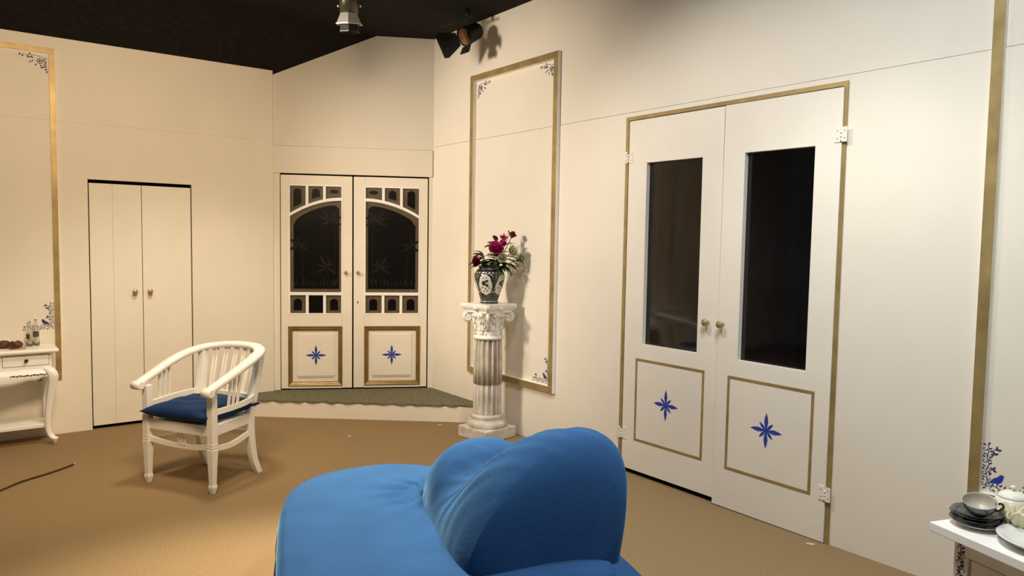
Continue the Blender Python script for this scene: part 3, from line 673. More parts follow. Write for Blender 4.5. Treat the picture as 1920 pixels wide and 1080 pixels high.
# ------------------------------------------------------------------ white horseshoe armchair
def armchair():
    ang = math.atan2(-0.86, 0.511)   # local x = across (towards camera), y = front to back
    r = empty('armchair', loc=(1.016, 4.45, 0), rz=ang); tag(r, 'white wooden armchair with horseshoe rail, slats and a blue cushion', 'chair')
    wp = 'white_paint'
    # horseshoe arm rail
    path = [(-0.262,-0.045,0.592),(-0.268,0.06,0.632),(-0.272,0.18,0.680),(-0.262,0.30,0.722),(-0.222,0.41,0.750),(-0.13,0.485,0.764),(0,0.512,0.768)]
    full = path+[(-x,y,z) for x, y, z in reversed(path[:-1])]
    P = spline(full, 6)
    def shp(t):
        w = 0.026+0.008*math.sin(PI*t); hgt = 0.017
        return [(-w,-hgt*0.6),(-w*0.8,-hgt),(w*0.8,-hgt),(w,-hgt*0.6),(w,hgt*0.4),(w*0.75,hgt),(-w*0.75,hgt),(-w,hgt*0.4)]
    MB().sweep(P, shp, smooth=True).obj('arm_rail', wp, r)
    for x in (-0.262, 0.262):      # rolled arm end
        MB().tube([(x-0.033,-0.050,0.583),(x-0.031,-0.050,0.583),(x+0.031,-0.050,0.583),(x+0.033,-0.050,0.583)], [0.020,0.025,0.025,0.020], 16).obj('arm_end', wp, r)
    def rail_z(y): return interp([(-0.045,0.592),(0.06,0.632),(0.18,0.680),(0.30,0.722),(0.41,0.750),(0.51,0.768)], y)-0.014
    # front legs: square upper post, turned rings, tapered lower leg with a small foot
    for x in (-0.243, 0.243):
        b = MB(); rings = []
        for z, h_ in ((0.0,0.011),(0.028,0.017),(0.040,0.019),(0.055,0.0155),(0.16,0.0185),(0.25,0.0225),(0.258,0.0205),(0.266,0.0225),(0.272,0.0205),(0.280,0.0225),(0.288,0.021),(0.33,0.0215),(0.58,0.020)):
            rings.append([(x+a*h_, c*h_, z) for a, c in ((-1,-1),(1,-1),(1,1),(-1,1))])
        b.loft(rings, 0, False).obj('front_leg', wp, r, bevel=0.003)
    # rear legs sweep out below and run up to the rail as posts
    for s in (-1, 1):
        pts = [(0.205,0.415,0.0),(0.200,0.375,0.10),(0.200,0.350,0.24),(0.200,0.345,0.36),(0.204,0.362,0.46),(0.212,0.388,0.58),(0.222,0.410,0.738)]
        Pp = spline([(s*x,y,z) for x, y, z in pts], 4); rings = []
        for i, q in enumerate(Pp):
            t = i/(len(Pp)-1); hx = 0.016+0.008*t; hy = 0.020+0.004*math.sin(PI*t)
            rings.append([(q.x+a*hx, q.y+c*hy, q.z) for a, c in ((-1,-1),(1,-1),(1,1),(-1,1))])
        MB().loft(rings, 0, False).obj('rear_leg', wp, r, bevel=0.003)
    # seat frame
    z0, z1 = 0.325, 0.390
    MB().bar((-0.23,0.0,0.357),(0.23,0.0,0.357), 0.062, 0.022).obj('seat_rail', wp, r, bevel=0.002)
    MB().bar((-0.19,0.345,0.357),(0.19,0.345,0.357), 0.062, 0.022).obj('seat_rail', wp, r, bevel=0.002)
    for s in (-1, 1): MB().bar((s*0.243,0.0,0.357),(s*0.202,0.345,0.357), 0.062, 0.022).obj('seat_rail', wp, r, bevel=0.002)
    MB().prismz([(-0.235,0.005),(0.235,0.005),(0.195,0.34),(-0.195,0.34)], 0.372, 0.386).obj('seat', wp, r)
    # stretchers
    F = spline([(-0.235,0.0,0.268),(-0.12,0.022,0.246),(0,0.03,0.240),(0.12,0.022,0.246),(0.235,0.0,0.268)], 5)
    rc = [(-0.010,-0.014),(0.010,-0.014),(0.010,0.014),(-0.010,0.014)]
    MB().sweep(F, rc).obj('stretcher', wp, r)
    for s in (-1, 1): MB().sweep(spline([(s*0.240,0.01,0.255),(s*0.222,0.17,0.240),(s*0.202,0.345,0.268)], 5), rc).obj('stretcher', wp, r)
    MB().bar((-0.195,0.350,0.262),(0.195,0.350,0.262), 0.028, 0.018).obj('stretcher', wp, r)
    for k in (-1, 0, 1): MB().bar((k*0.022,0.022,0.248),(k*0.022,0.012,0.335), 0.010, 0.012, (1,0,0)).obj('stretcher_slat', wp, r)
    # lower arm rails and curved back rail
    side = [(0.250,0.0,0.462),(0.262,0.13,0.468),(0.258,0.25,0.476),(0.232,0.335,0.484),(0.207,0.372,0.488)]
    for s in (-1, 1): MB().sweep(spline([(s*x,y,z) for x, y, z in side], 5), [(-0.009,-0.015),(0.009,-0.015),(0.009,0.015),(-0.009,0.015)]).obj('side_rail', wp, r)
    back = [(-0.200,0.372,0.470),(-0.11,0.405,0.470),(0,0.415,0.470),(0.11,0.405,0.470),(0.200,0.372,0.470)]
    MB().sweep(spline(back, 5), [(-0.010,-0.018),(0.010,-0.018),(0.010,0.018),(-0.010,0.018)]).obj('back_rail', wp, r)
    # slats: three under each arm, pairs across the back
    for s in (-1, 1):
        for y in (0.105, 0.140, 0.175):
            MB().bar((s*0.262,y,0.475),(s*0.272,y+0.012,rail_z(y+0.012)), 0.013, 0.011, (0,1,0)).obj('slat', wp, r)
    for gx in (-0.145, -0.087, -0.029, 0.029, 0.087, 0.145):
        for d in (-0.0085, 0.0085):
            x = gx+d; yb = 0.415-0.043*(x/0.2)**2; yt = 0.508-0.10*(x/0.225)**2; sc = 1.13
            MB().bar((x,yb,0.482),(x*sc,yt-0.004,0.752-0.012*(x/0.2)**2), 0.010, 0.010, (1,0,0)).obj('slat', wp, r)
    return r
armchair()
def pillow(name, mats, wx, wy, h, loc, rz, label):
    n = 22; b = MB()
    def P(i, j, s):
        u, v = 2*i/n-1, 2*j/n-1
        pin = 1-0.07*(1-u*u)*0-0.0
        x = u*wx/2*(1-0.09*(1-v*v)**1.0*abs(u)**3*1.0) ; y = v*wy/2*(1-0.09*(1-u*u)*abs(v)**3)
        e = max(0,(1-u**4))*max(0,(1-v**4)); z = h/2*(e**0.55)
        rp = 0.004*math.sin(7*u+3*v)*e+0.004*math.sin(11*v-4*u)*e
        return (x, y, s*z+rp+h/2*0.9)
    for s in (1, -1):
        vs = [P(i,j,s) for i in range(n+1) for j in range(n+1)]
        b.add(vs, [(i*(n+1)+j,(i+1)*(n+1)+j,(i+1)*(n+1)+j+1,i*(n+1)+j+1) for i in range(n) for j in range(n)], 0, True)
    o = b.obj(name, mats, loc=loc, rot=(0,0,rz)); return tag(o, label, 'cushion')
_a = math.atan2(-0.86, 0.511); _c = Vector((1.016,4.45,0))+Matrix.Rotation(_a,3,'Z')@Vector((0,0.170,0))
pillow('seat_cushion', 'cushion_blue', 0.480, 0.47, 0.100, (_c.x,_c.y,0.392), _a, 'dark blue square cushion lying on the white armchair')

# ------------------------------------------------------------------ column pedestal
CX, CY = 3.133, 4.383
def column():
    ra = math.radians(8); r = empty('column_pedestal', loc=(CX, CY, 0), rz=ra); tag(r, 'whitewashed plaster column pedestal with fluted shaft and scrolled capital', 'pedestal')
    MB().box(-0.152,0.152,-0.152,0.152,0,0.082).obj('plinth', 'plaster', r, bevel=0.006)
    MB().lathe([(0.138,0.080),(0.146,0.095),(0.146,0.112),(0.136,0.127),(0.120,0.134),(0.116,0.142),(0.120,0.150),(0.122,0.160),(0.118,0.170),(0.110,0.178)], 48).obj('base_moulding', 'plaster', r)
    nf = 16
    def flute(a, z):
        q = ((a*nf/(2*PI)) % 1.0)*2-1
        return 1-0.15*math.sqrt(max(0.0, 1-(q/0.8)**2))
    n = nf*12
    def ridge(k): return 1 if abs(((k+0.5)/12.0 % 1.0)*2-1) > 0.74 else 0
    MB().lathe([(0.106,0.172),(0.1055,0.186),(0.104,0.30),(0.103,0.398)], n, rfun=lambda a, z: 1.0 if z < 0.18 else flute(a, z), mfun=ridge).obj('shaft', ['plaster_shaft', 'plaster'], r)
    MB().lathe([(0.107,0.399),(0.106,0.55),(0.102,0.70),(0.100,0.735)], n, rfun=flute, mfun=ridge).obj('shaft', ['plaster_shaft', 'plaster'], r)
    MB().lathe([(0.098,0.728),(0.112,0.734),(0.114,0.744),(0.108,0.752),(0.100,0.756),(0.099,0.80),(0.102,0.86),(0.112,0.905),(0.120,0.925)], 48).obj('capital_bell', 'plaster_white', r)
    # abacus with concave sides
    def aba(hw, sag, cut):
        pts = []
        for k in range(4):
            c, s = [(1,0),(0,1),(-1,0),(0,-1)][k]
            for i in range(9):
                t = -1+2*i/8; x = hw-sag*(1-t*t); y = t*(hw-cut); pts.append((x*c-y*s, x*s+y*c))
        return pts
    rings = [[(x,y,z) for x, y in aba(hw,sg,ct)] for hw,sg,ct,z in ((0.125,0.012,0.02,0.925),(0.132,0.020,0.014,0.940),(0.145,0.024,0.012,0.955),(0.150,0.026,0.012,0.962),(0.152,0.026,0.012,0.970),(0.152,0.026,0.012,0.986),(0.149,0.026,0.012,0.990))]
    MB().loft(rings, 0, False).obj('abacus', 'plaster_white', r)
    for k in range(4):            # corner scrolls
        a = PI/4+k*PI/2; d = Vector((math.cos(a), math.sin(a), 0)); side = Vector((-d.y, d.x, 0)); pts = []
        for i in range(30):
            t = i/29; rr = 0.034*(1-0.82*t); an = PI*0.9-t*2*PI*1.8
            pts.append(d*(0.148+rr*math.cos(an))+Vector((0,0,0.890+rr*math.sin(an))))
        b = MB(); b.tube([tuple(p) for p in pts], [0.013-0.006*i/29 for i in range(30)], 8, flat=(1.0,1.5), upv=tuple(side)); 
        b.sphere(tuple(d*0.148+Vector((0,0,0.890))), 0.013, 10, 7, sc=(1,1,1))
        b.tube([tuple(d*0.100+Vector((0,0,0.80))), tuple(d*0.104+Vector((0,0,0.85))), tuple(d*0.114+Vector((0,0,0.893)))], [0.012,0.011,0.010], 8)
        b.obj('scroll', 'plaster_white', r)
    for k in range(4):            # centre rosette, leaf and ribbon relief on each face
        a = k*PI/2; d = Vector((math.cos(a), math.sin(a), 0)); s = Vector((-d.y, d.x, 0)); b = MB()
        c = d*0.128+Vector((0,0,0.958)); b.sphere(tuple(c), 0.017, 10, 7, fn=lumpy(k+2,0.12))
        for i in range(5): q = c+s*0.016*math.cos(i*PI/4)+Vector((0,0,0.014*math.sin(i*PI/4))); b.sphere(tuple(q), 0.008, 8, 5)
        b.obj('rosette', 'plaster_white', r)
    for k in range(8):
        a = k*PI/4+PI/8; d = Vector((math.cos(a), math.sin(a), 0)); s = Vector((-d.y, d.x, 0)); b = MB(); U = Vector((0,0,1))
        def at(u, z, o=0.004):
            rr = interp([(0.75,0.099),(0.80,0.099),(0.86,0.102),(0.905,0.112),(0.925,0.120)], z)+o; an = a+u/rr; return (rr*math.cos(an), rr*math.sin(an), z)
        for sgn in (-1, 1):
            b.tube([at(0,0.79),at(sgn*0.012,0.81),at(sgn*0.022,0.835),at(sgn*0.020,0.86),at(sgn*0.008,0.865)], [0.0055,0.0055,0.005,0.0045,0.003], 6)
            b.tube([at(0,0.84),at(sgn*0.010,0.87),at(sgn*0.026,0.893),at(sgn*0.034,0.905,0.010)], [0.005,0.0055,0.006,0.007], 6)
            b.sphere(at(sgn*0.020,0.775,0.002), 0.0085, 8, 5, sc=(1,1,0.6)); b.sphere(at(sgn*0.026,0.80,0.002), 0.006, 8, 5)
        b.tube([at(0,0.765),at(0,0.80),at(0,0.84)], [0.004,0.006,0.004], 6); b.sphere(at(0,0.905,0.006), 0.014, 10, 6, fn=lumpy(k,0.15))
        b.obj('leaf_relief', 'plaster_white', r)
column()

# ------------------------------------------------------------------ vase and flowers
VZ = 0.990; VX, VY = CX+0.004, CY
VPROF = [(0.060,0),(0.066,0.004),(0.066,0.014),(0.062,0.020),(0.066,0.030),(0.078,0.07),(0.096,0.12),(0.109,0.165),(0.113,0.195),(0.108,0.222),(0.096,0.243),(0.083,0.254),(0.079,0.262),(0.082,0.272),(0.083,0.276)]
def vase():
    r = empty('vase', loc=(VX, VY, VZ)); tag(r, 'dark glazed ginger jar vase with white flower medallions on the column', 'vase')
    inn = [(q-0.006, z) for q, z in reversed(VPROF[2:])]
    MB().lathe(VPROF+inn+[(0.0001,0.012)], 48).obj('body', 'vase_dark', r)
    def R(z): return interp([(z_, r_) for r_, z_ in VPROF[3:]], z)
    ca = math.atan2(-VY, -VX)
    def patch(name, a0, zc, m, parent, hw, hz, off, lob=0, n=40, du=0, dz=0, rotl=0):
        b = MB(); rings = []
        for q in (1.0, 0.75, 0.5, 0.25, 0.02):
            ring = []
            for k in range(n):
                t = 2*PI*k/n; l = 1+lob*math.cos(8*t); u = hw*q*l*math.cos(t); v = hz*q*l*math.sin(t)
                u, v = u*math.cos(rotl)-v*math.sin(rotl), u*math.sin(rotl)+v*math.cos(rotl)
                z = zc+dz+v; rr = R(z)+off; an = a0+(u+du)/rr; ring.append((rr*math.cos(an), rr*math.sin(an), z))
            rings.append(ring)
        b.loft(rings, 0, True, False); return b.obj(name, m, parent)
    for k in range(5):
        a0 = ca-0.30+k*2*PI/5; md = patch('medallion', a0, 0.142, 'vase_white', r, 0.050, 0.074, 0.0007, 0.05)
        patch('flower_motif', a0, 0.142, 'vase_motif', md, 0.017, 0.018, 0.0012, 0.10, 24, -0.010, 0.010)
        patch('flower_motif', a0, 0.142, 'vase_motif', md, 0.012, 0.010, 0.0012, 0.2, 24, 0.014, 0.026)
        patch('flower_motif', a0, 0.142, 'vase_motif', md, 0.011, 0.012, 0.0012, 0.2, 24, 0.014, -0.006)
        for du, dz, rl, L in ((-0.024,-0.022,0.9,0.016),(0.0,-0.030,-1.2,0.018),(0.012,-0.046,0.5,0.012),(-0.012,0.046,0.5,0.012),(0.010,0.050,-0.6,0.012),(-0.012,-0.050,-0.4,0.010),(0.028,-0.024,1.2,0.014)):
            patch('leaf_motif', a0, 0.142, 'vase_motif', md, L*0.6, 0.0035, 0.0012, 0, 12, du, dz, rl)
        am = a0+PI/5
        for zc, hz in ((0.13,0.03),(0.205,0.014)): 
            for dd in (-0.013, 0.013): patch('scroll_motif', am, zc, 'vase_white', r, 0.0016, hz, 0.0008, 0, 12, dd, 0, 0.25 if dd < 0 else -0.25)
        patch('scroll_motif', am, 0.088, 'vase_white', r, 0.020, 0.0016, 0.0008, 0, 12, 0, 0, 0.5); patch('scroll_motif', am, 0.088, 'vase_white', r, 0.020, 0.0016, 0.0008, 0, 12, 0, 0, -0.5)
    for k in range(26): patch('bead_motif', ca+k*2*PI/26, 0.228, 'vase_white', r, 0.0065, 0.0055, 0.0008, 0, 10)
    for z in (0.018, 0.254): MB().lathe([(R(z) if z > 0.03 else 0.0665, z-0.0018),((R(z) if z > 0.03 else 0.0665)+0.0012, z),(R(z) if z > 0.03 else 0.0665, z+0.0018)], 48).obj('white_band', 'vase_white', r)
vase()

vr = Vector((0.795,-0.606,0)); vf = Vector((-0.58,-0.815,0))          # to the picture's right, towards the viewer
def petal(b, base, dirv, upv, L, Wd, curlv, mi=0, n=4):
    """curved petal from base along dirv, curling towards upv"""
    dirv = dirv.normalized(); side = dirv.cross(upv).normalized(); nrm = side.cross(dirv).normalized(); vs = []
    for i in range(n+1):
        t = i/n; w = Wd*math.sin(PI*min(0.98,(0.12+0.80*t)))**0.8
        c = base+dirv*(L*t)+nrm*(curlv*L*t*t)
        for k in (-1, 0, 1): vs.append(c+side*(w*k/2)+nrm*(0.18*w*abs(k)))
    b.add(vs, [(i*3+k,i*3+k+1,i*3+k+4,i*3+k+3) for i in range(n) for k in (0,1)], mi, True)
def flower(name, pos, r, layers, m, label, cat, group, leaves, seed, facing=None, stem_to=None):
    """stem out of the vase neck, layered bloom, leaves on the stem; pos relative to vase mouth centre"""
    rnd = random.Random(seed); base = Vector((VX,VY,VZ+0.262)); root = empty(name, loc=base); tag(root, label, cat, group)
    p = vr*pos[0]+vf*pos[2]+Vector((0,0,pos[1])); f = (Vector(facing) if facing else (p.normalized()+vf*0.6)).normalized()
    st = spline([(p.x*0.10,p.y*0.10,-0.10),(p.x*0.35,p.y*0.35,0.0),(p.x*0.7,p.y*0.7,pos[1]*0.55),tuple(p)], 5)
    MB().tube([tuple(q) for q in st], 0.0026, 6).obj('stem', 'stem_green', root)
    t1 = f.orthogonal().normalized(); t2 = f.cross(t1)
    if layers:
        b = MB(); k = 0
        for li, cnt in enumerate(layers):
            open_ = 1.25-0.9*li/max(1, len(layers)-1) if len(layers) > 1 else 0.7
            for i in range(cnt):
                a = 2*PI*(i+0.5*(li % 2))/cnt+rnd.uniform(-.2,.2); o = t1*math.cos(a)+t2*math.sin(a)
                d = (o*math.sin(open_)+f*math.cos(open_)); petal(b, p+f*(0.004*li), d, f, r*(1.0-0.22*li/len(layers))*rnd.uniform(.88,1.1), r*1.0, 0.30+rnd.uniform(-.1,.15))
        b.sphere(tuple(p+f*r*0.18), r*0.30, 8, 6); b.obj('bloom', m, root, fix=False)
    for (t, L, wd, az, el, lm) in leaves:
        i = min(len(st)-1, int(t*(len(st)-1))); q = st[i]; d = (vr*math.cos(az)+vf*math.sin(az))*math.cos(el)+Vector((0,0,math.sin(el)))
        lb = MB(); petal(lb, q, d, Vector((0,0,1)), L, wd, rnd.uniform(-.45,-.1), n=5); lb.obj('leaf', lm, root, fix=False)
    return root
G, D_, LM = 'leaf_green', 'leaf_dusky', 'leaf_lime'
def rl(n, seed, mats, az0, az1, el0, el1, L0=0.07, L1=0.10):
    q = random.Random(seed); return [(q.uniform(0.55,1.0), q.uniform(L0,L1), q.uniform(0.036,0.052), q.uniform(az0,az1), q.uniform(el0,el1), q.choice(mats)) for _ in range(n)]
flower('magenta_peony', (0.050,0.125,0.060), 0.068, (10,9,7,5), 'petal_magenta', 'largest magenta bloom at the front of the vase', 'flower', None, rl(4,1,[G],2.4,5.6,-0.3,0.4), 1, tuple(vf*0.8+Vector((0,0,0.55))-vr*0.1))
flower('magenta_freesia', (0.088,0.168,0.030), 0.036, (6,5,3), 'petal_magenta', 'small magenta bloom just above the largest one', 'flower', None, rl(2,2,[G],0,2,0.1,0.6), 2)
flower('magenta_freesia', (0.092,0.208,0.020), 0.034, (5,4), 'petal_magenta', 'small magenta bloom beside the red rose at top', 'flower', None, [], 3)
flower('red_rose', (0.155,0.222,0.020), 0.042, (6,6,4), 'petal_red', 'crimson rose highest on the right of the bouquet', 'flower', None, [(0.9,0.03,0.012,0.5,-0.8,LM)], 4, (0.3,-0.2,0.9))
flower('red_rose', (-0.085,0.045,0.055), 0.045, (7,6,4), 'petal_red', 'dark red bloom low at the left rim of vase', 'flower', None, rl(4,5,[D_,G],2.4,4.2,-0.2,0.5), 5, tuple(vf*0.9-vr*0.5))
flower('cream_hydrangea', (0.088,0.068,0.085), 0.044, (8,7,6,4), 'petal_cream', 'cream white bloom low in the middle of the bouquet', 'flower', None, rl(3,6,[G],3.6,6.0,-0.5,0.0), 6, tuple(vf+Vector((0,0,0.3))))
flower('cream_hydrangea', (0.152,0.112,0.045), 0.052, (8,7,6,4), 'petal_cream', 'greenish cream bloom at right below the red rose', 'flower', None, rl(3,7,[LM,G],-0.5,1.4,-0.3,0.4), 7)
flower('lime_blossom', (0.215,0.065,0.030), 0.036, (6,5,3), 'leaf_lime', 'pale lime blossom furthest right over the vase rim', 'flower', None, rl(6,8,[LM,LM,G],-0.6,1.2,-0.5,0.3,0.05,0.075), 8)
flower('leafy_sprig', (-0.060,0.110,0.015), 0, (), None, 'dusky leafy sprig on the left of the bouquet', 'foliage', None, rl(9,9,[D_,D_,G],2.0,4.2,-0.2,0.9), 9)
flower('leafy_sprig', (0.045,0.190,-0.01), 0, (), None, 'tall dusky leaf sprig at the back of the bouquet', 'foliage', None, [(1.0,0.07,0.040,1.9,0.9,D_),(0.9,0.06,0.04,3.0,0.5,D_)]+rl(5,10,[G,G,D_],0,6.2,0.0,0.5), 10)
flower('leafy_sprig', (0.110,0.020,0.075), 0, (), None, 'dark green leaves drooping over the right rim of vase', 'foliage', None, rl(9,11,[G],-0.8,2.2,-0.7,0.2), 11)
flower('leafy_sprig', (0.005,0.055,0.070), 0, (), None, 'dark green leaves under the largest magenta bloom', 'foliage', None, rl(9,12,[G,G,D_],0.4,4.6,-0.3,0.5), 12)
flower('leafy_sprig', (0.080,0.110,-0.02), 0, (), None, 'dark green leaves filling the middle behind the cream blooms', 'foliage', None, rl(10,14,[G],0,6.2,-0.2,0.5), 14)
bs = flower('bud_sprig', (0.135,0.235,-0.010), 0, (), None, 'thin sprig with tiny green buds on top of the bouquet', 'foliage', None, [], 13)
for k, (dx, dz) in enumerate(((0,0.012),(0.018,0.006),(-0.026,-0.004))):
    p = vr*(0.135+dx*1.3)+Vector((0,0,0.252+dz*1.3)); b = MB(); b.sphere(tuple(p), 0.006, 8, 6); b.tube([tuple(vr*0.130+Vector((0,0,0.225))), tuple(p)], 0.0012, 5); b.obj('bud', 'stem_green', bs)

# ------------------------------------------------------------------ blue upholstered island sofa
def sofa():
    r = empty('island_sofa', loc=(0.77, 2.16, 0), rz=math.radians(-20)); tag(r, 'royal blue velvet covered island sofa with double humped backrest', 'sofa')
    # local x = across (w), y = along (a)
    out = [(0.30,-0.98),(0.10,-0.90),(0.0,-0.66),(-0.012,-0.3),(-0.012,0.1),(-0.008,0.45),(0.006,0.68),(0.045,0.86),(0.12,0.985),(0.26,1.075),(0.44,1.105),(0.60,1.065),(0.74,0.965),(0.88,0.80),(1.00,0.56),(1.085,0.25),(1.105,-0.05),(1.10,-0.4),(1.05,-0.7),(0.92,-0.90),(0.70,-1.00),(0.30,-0.98)]
    P = spline([(x,y,0) for x, y in out], 10)[:-1]; c = Vector((0.55,0.05,0)); n = len(P)
    rnd = random.Random(3); rings = []
    prof = [(0.93,0.05),(0.955,0.06),(0.985,0.12),(1.000,0.22),(1.006,0.31),(1.000,0.365),(0.985,0.398),(0.955,0.413)]+[(0.94-0.92*i/44, interp([(0,0.415),(6,0.422),(20,0.428),(44,0.431)], i)) for i in range(45)]
    for k, z in prof:
        ring = []
        for i, q in enumerate(P):
            p = c+(q-c)*k; dz = 0
            if z > 0.4:
                dz = 0.004*math.sin(6*p.x+2.0*p.y)*math.sin(5*p.y+1)+0.0025*math.sin(17*p.x+9*p.y)*math.sin(13*p.y-4*p.x)
                # gathers radiating from the far foot of the backrest
                d = Vector((p.x-0.60, p.y-0.585)); rr = d.length; an = math.atan2(d.y, d.x)
                dz += 0.024*math.exp(-(rr/0.19)**2)*math.sin(an*13+2*rr)*min(1,rr/0.05)
            else: dz = 0.0
            w = 1+0.006*math.sin(i*0.9)*(1 if z < 0.35 else 0)
            ring.append((c.x+(p.x-c.x)*w, c.y+(p.y-c.y)*w, z+dz))
        rings.append(ring)
    MB().loft(rings, 0, True).obj('seat', 'sofa_blue', r)
    fb = MB()
    for (x, y) in ((0.15,0.7),(0.75,0.7),(0.15,-0.65),(0.9,-0.6)): fb.lathe([(0.025,0.0),(0.03,0.07)], 12, x, y)
    fb.obj('feet', 'black_metal', r)
    # backrest: lofted mound with two humps
    ZT_ = [(-0.215,0.42),(-0.205,0.51),(-0.19,0.62),(-0.165,0.725),(-0.12,0.795),(-0.06,0.826),(0.02,0.808),(0.10,0.728),(0.18,0.648),(0.25,0.600),(0.31,0.608),(0.37,0.660),(0.43,0.684),(0.49,0.665),(0.545,0.605),(0.585,0.525),(0.615,0.42)]
    WF = [(-0.215,0.66),(-0.195,0.575),(-0.15,0.545),(0.0,0.530),(0.2,0.530),(0.45,0.535),(0.56,0.555),(0.615,0.63)]
    WB = [(-0.215,0.95),(-0.195,1.035),(-0.15,1.065),(0.0,1.075),(0.2,1.02),(0.45,0.93),(0.56,0.88),(0.615,0.80)]
    WT = [(-0.215,0.82),(-0.15,0.92),(-0.05,0.935),(0.1,0.88),(0.25,0.82),(0.43,0.765),(0.56,0.73),(0.615,0.70)]
    nu, nv = 110, 56; rings = []
    for i in range(nu+1):
        t = i/nu; a = -0.215+0.83*(0.5-0.5*math.cos(PI*t)); ring = []
        zt, wf, wb_, wt = interp(ZT_,a), interp(WF,a), interp(WB,a), interp(WT,a)
        for j in range(nv+1):
            th = PI*j/nv; sn = math.sin(th)**0.72; cs = math.cos(th); cs = math.copysign(abs(cs)**0.85, cs)
            wc, hw = (wf+wb_)/2, (wb_-wf)/2
            x = wc-hw*cs+(wt-wc)*sn**1.4; z = 0.415+(zt-0.415)*sn; y = a
            # folds pulled from the saddle towards the near foot
            ph = (a-0.27)+0.9*(x-0.70)+0.20*(z-0.6)
            amp = 0.012*math.exp(-((a-0.12)/0.17)**2)*(math.sin(th)**1.2)*(1 if th < 1.9 else 0.5)
            d = amp*math.sin(ph*70+2*math.sin(z*8))+0.5*amp*math.sin(ph*131+1)
            d += 0.004*math.sin(z*22+a*6)*math.sin(th)*(1 if a > 0.3 else 0.3)
            nrmx, nrmz = -cs*0.9, sn*0.5
            ring.append((x+d*nrmx, y, z+d*nrmz))
        rings.append(ring)
    MB().loft(rings, 0, True, cap=False, closed=False).obj('backrest', 'sofa_blue', r)
    # cover drawn tight round the near foot of the backrest
    p0 = [(0.50,-0.16,0.425),(0.60,-0.235,0.432),(0.72,-0.262,0.440),(0.86,-0.275,0.446),(0.95,-0.262,0.440),(1.00,-0.230,0.430),(1.03,-0.16,0.410)]
    Pp = spline(p0, 8); rg = []
    for i, q in enumerate(Pp):
        t = i/(len(Pp)-1); rr = 0.038*math.sin(PI*min(1,max(0.02,t)))**0.6; ring = []
        for k in range(18):
            an = 2*PI*k/18; wv = 1+0.10*math.sin(k*3.1+t*4); ring.append((q.x, q.y+rr*1.9*wv*math.cos(an), q.z-0.012+rr*0.85*wv*math.sin(an)))
        rg.append(ring)
    MB().loft(rg, 0, True).obj('cover_fold', 'sofa_blue', r)
    return r
sofa()

# ------------------------------------------------------------------ low white cabinet with crockery, bottom right
TZ = 0.50
def cabinet():
    r = empty('low_cabinet', loc=(2.68, 1.10, 0), rz=math.radians(-19)); tag(r, 'low white cabinet with stencilled front post at bottom right corner', 'cabinet')
    Lg, Dp = 0.95, 0.47
    MB().box(0, Dp, -Lg, 0, TZ-0.032, TZ).obj('top', 'white_paint', r, bevel=0.003)
    fx, fy = 0.055, -0.055
    MB().box(fx+0.02, Dp-0.02, -Lg+0.055, fy, 0.05, TZ-0.032).obj('body', 'white_paint', r, bevel=0.002)
    # front faces local -x
    MB().box(fx, fx+0.02, fy-0.052, fy, 0.05, TZ-0.032).obj('front_post', 'white_paint', r, bevel=0.002)
    MB().box(fx, fx+0.02, -Lg+0.055, fy-0.052, TZ-0.092, TZ-0.032).obj('front_rail', 'white_paint', r, bevel=0.002)
    MB().box(fx, fx+0.02, -Lg+0.055, fy-0.052, 0.05, 0.11).obj('front_rail', 'white_paint', r, bevel=0.002)
    MB().box(fx, fx+0.02, -Lg+0.055, -Lg+0.107, 0.11, TZ-0.092).obj('front_post', 'white_paint', r, bevel=0.002)
    d = MB().box(fx+0.006, fx+0.02, -0.485, fy-0.060, 0.116, TZ-0.098).obj('door', 'white_paint', r, bevel=0.003)
    d = MB().box(fx+0.006, fx+0.02, -Lg+0.113, -0.489, 0.116, TZ-0.098).obj('door', 'white_paint', r, bevel=0.003)
    for q in ((fx+0.05,fy-0.04),(Dp-0.06,fy-0.04),(fx+0.05,-Lg+0.10),(Dp-0.06,-Lg+0.10)): MB().lathe([(0.018,0),(0.026,0.052)], 14, q[0], q[1]).obj('foot', 'white_paint', r)
    s = MB()
    ribbon(s, [(0,-0.14),(0.006,-0.11),(-0.005,-0.08),(0.006,-0.05),(-0.004,-0.02),(0.004,0.0)], 0.0016)
    for i in range(6):
        k = 1 if i % 2 else -1; z = -0.13+i*0.024; curl(s, 0, z, 0.010, 0 if k > 0 else PI, 0.8, 0.0016, k); leaf2(s, 0, z+0.010, 0.020, PI/2+k*0.8, 0.55); leaf2(s, 0, z+0.004, 0.016, PI/2-k*1.2, 0.5)
    o = place_decal(s, 'painted_vine', 'navy_paint', r, 0, 0); o.location = (fx-0.0002, fy-0.028, TZ-0.062); o.rotation_euler = (0,0,-PI/2)
    return r
cab = cabinet()
MT = Matrix.Translation((2.68,1.10,TZ)) @ Matrix.Rotation(math.radians(-19), 4, 'Z')
def on_table(x, y, z=0.0): v = MT @ Vector((x,y,z)); return (v.x, v.y, v.z)
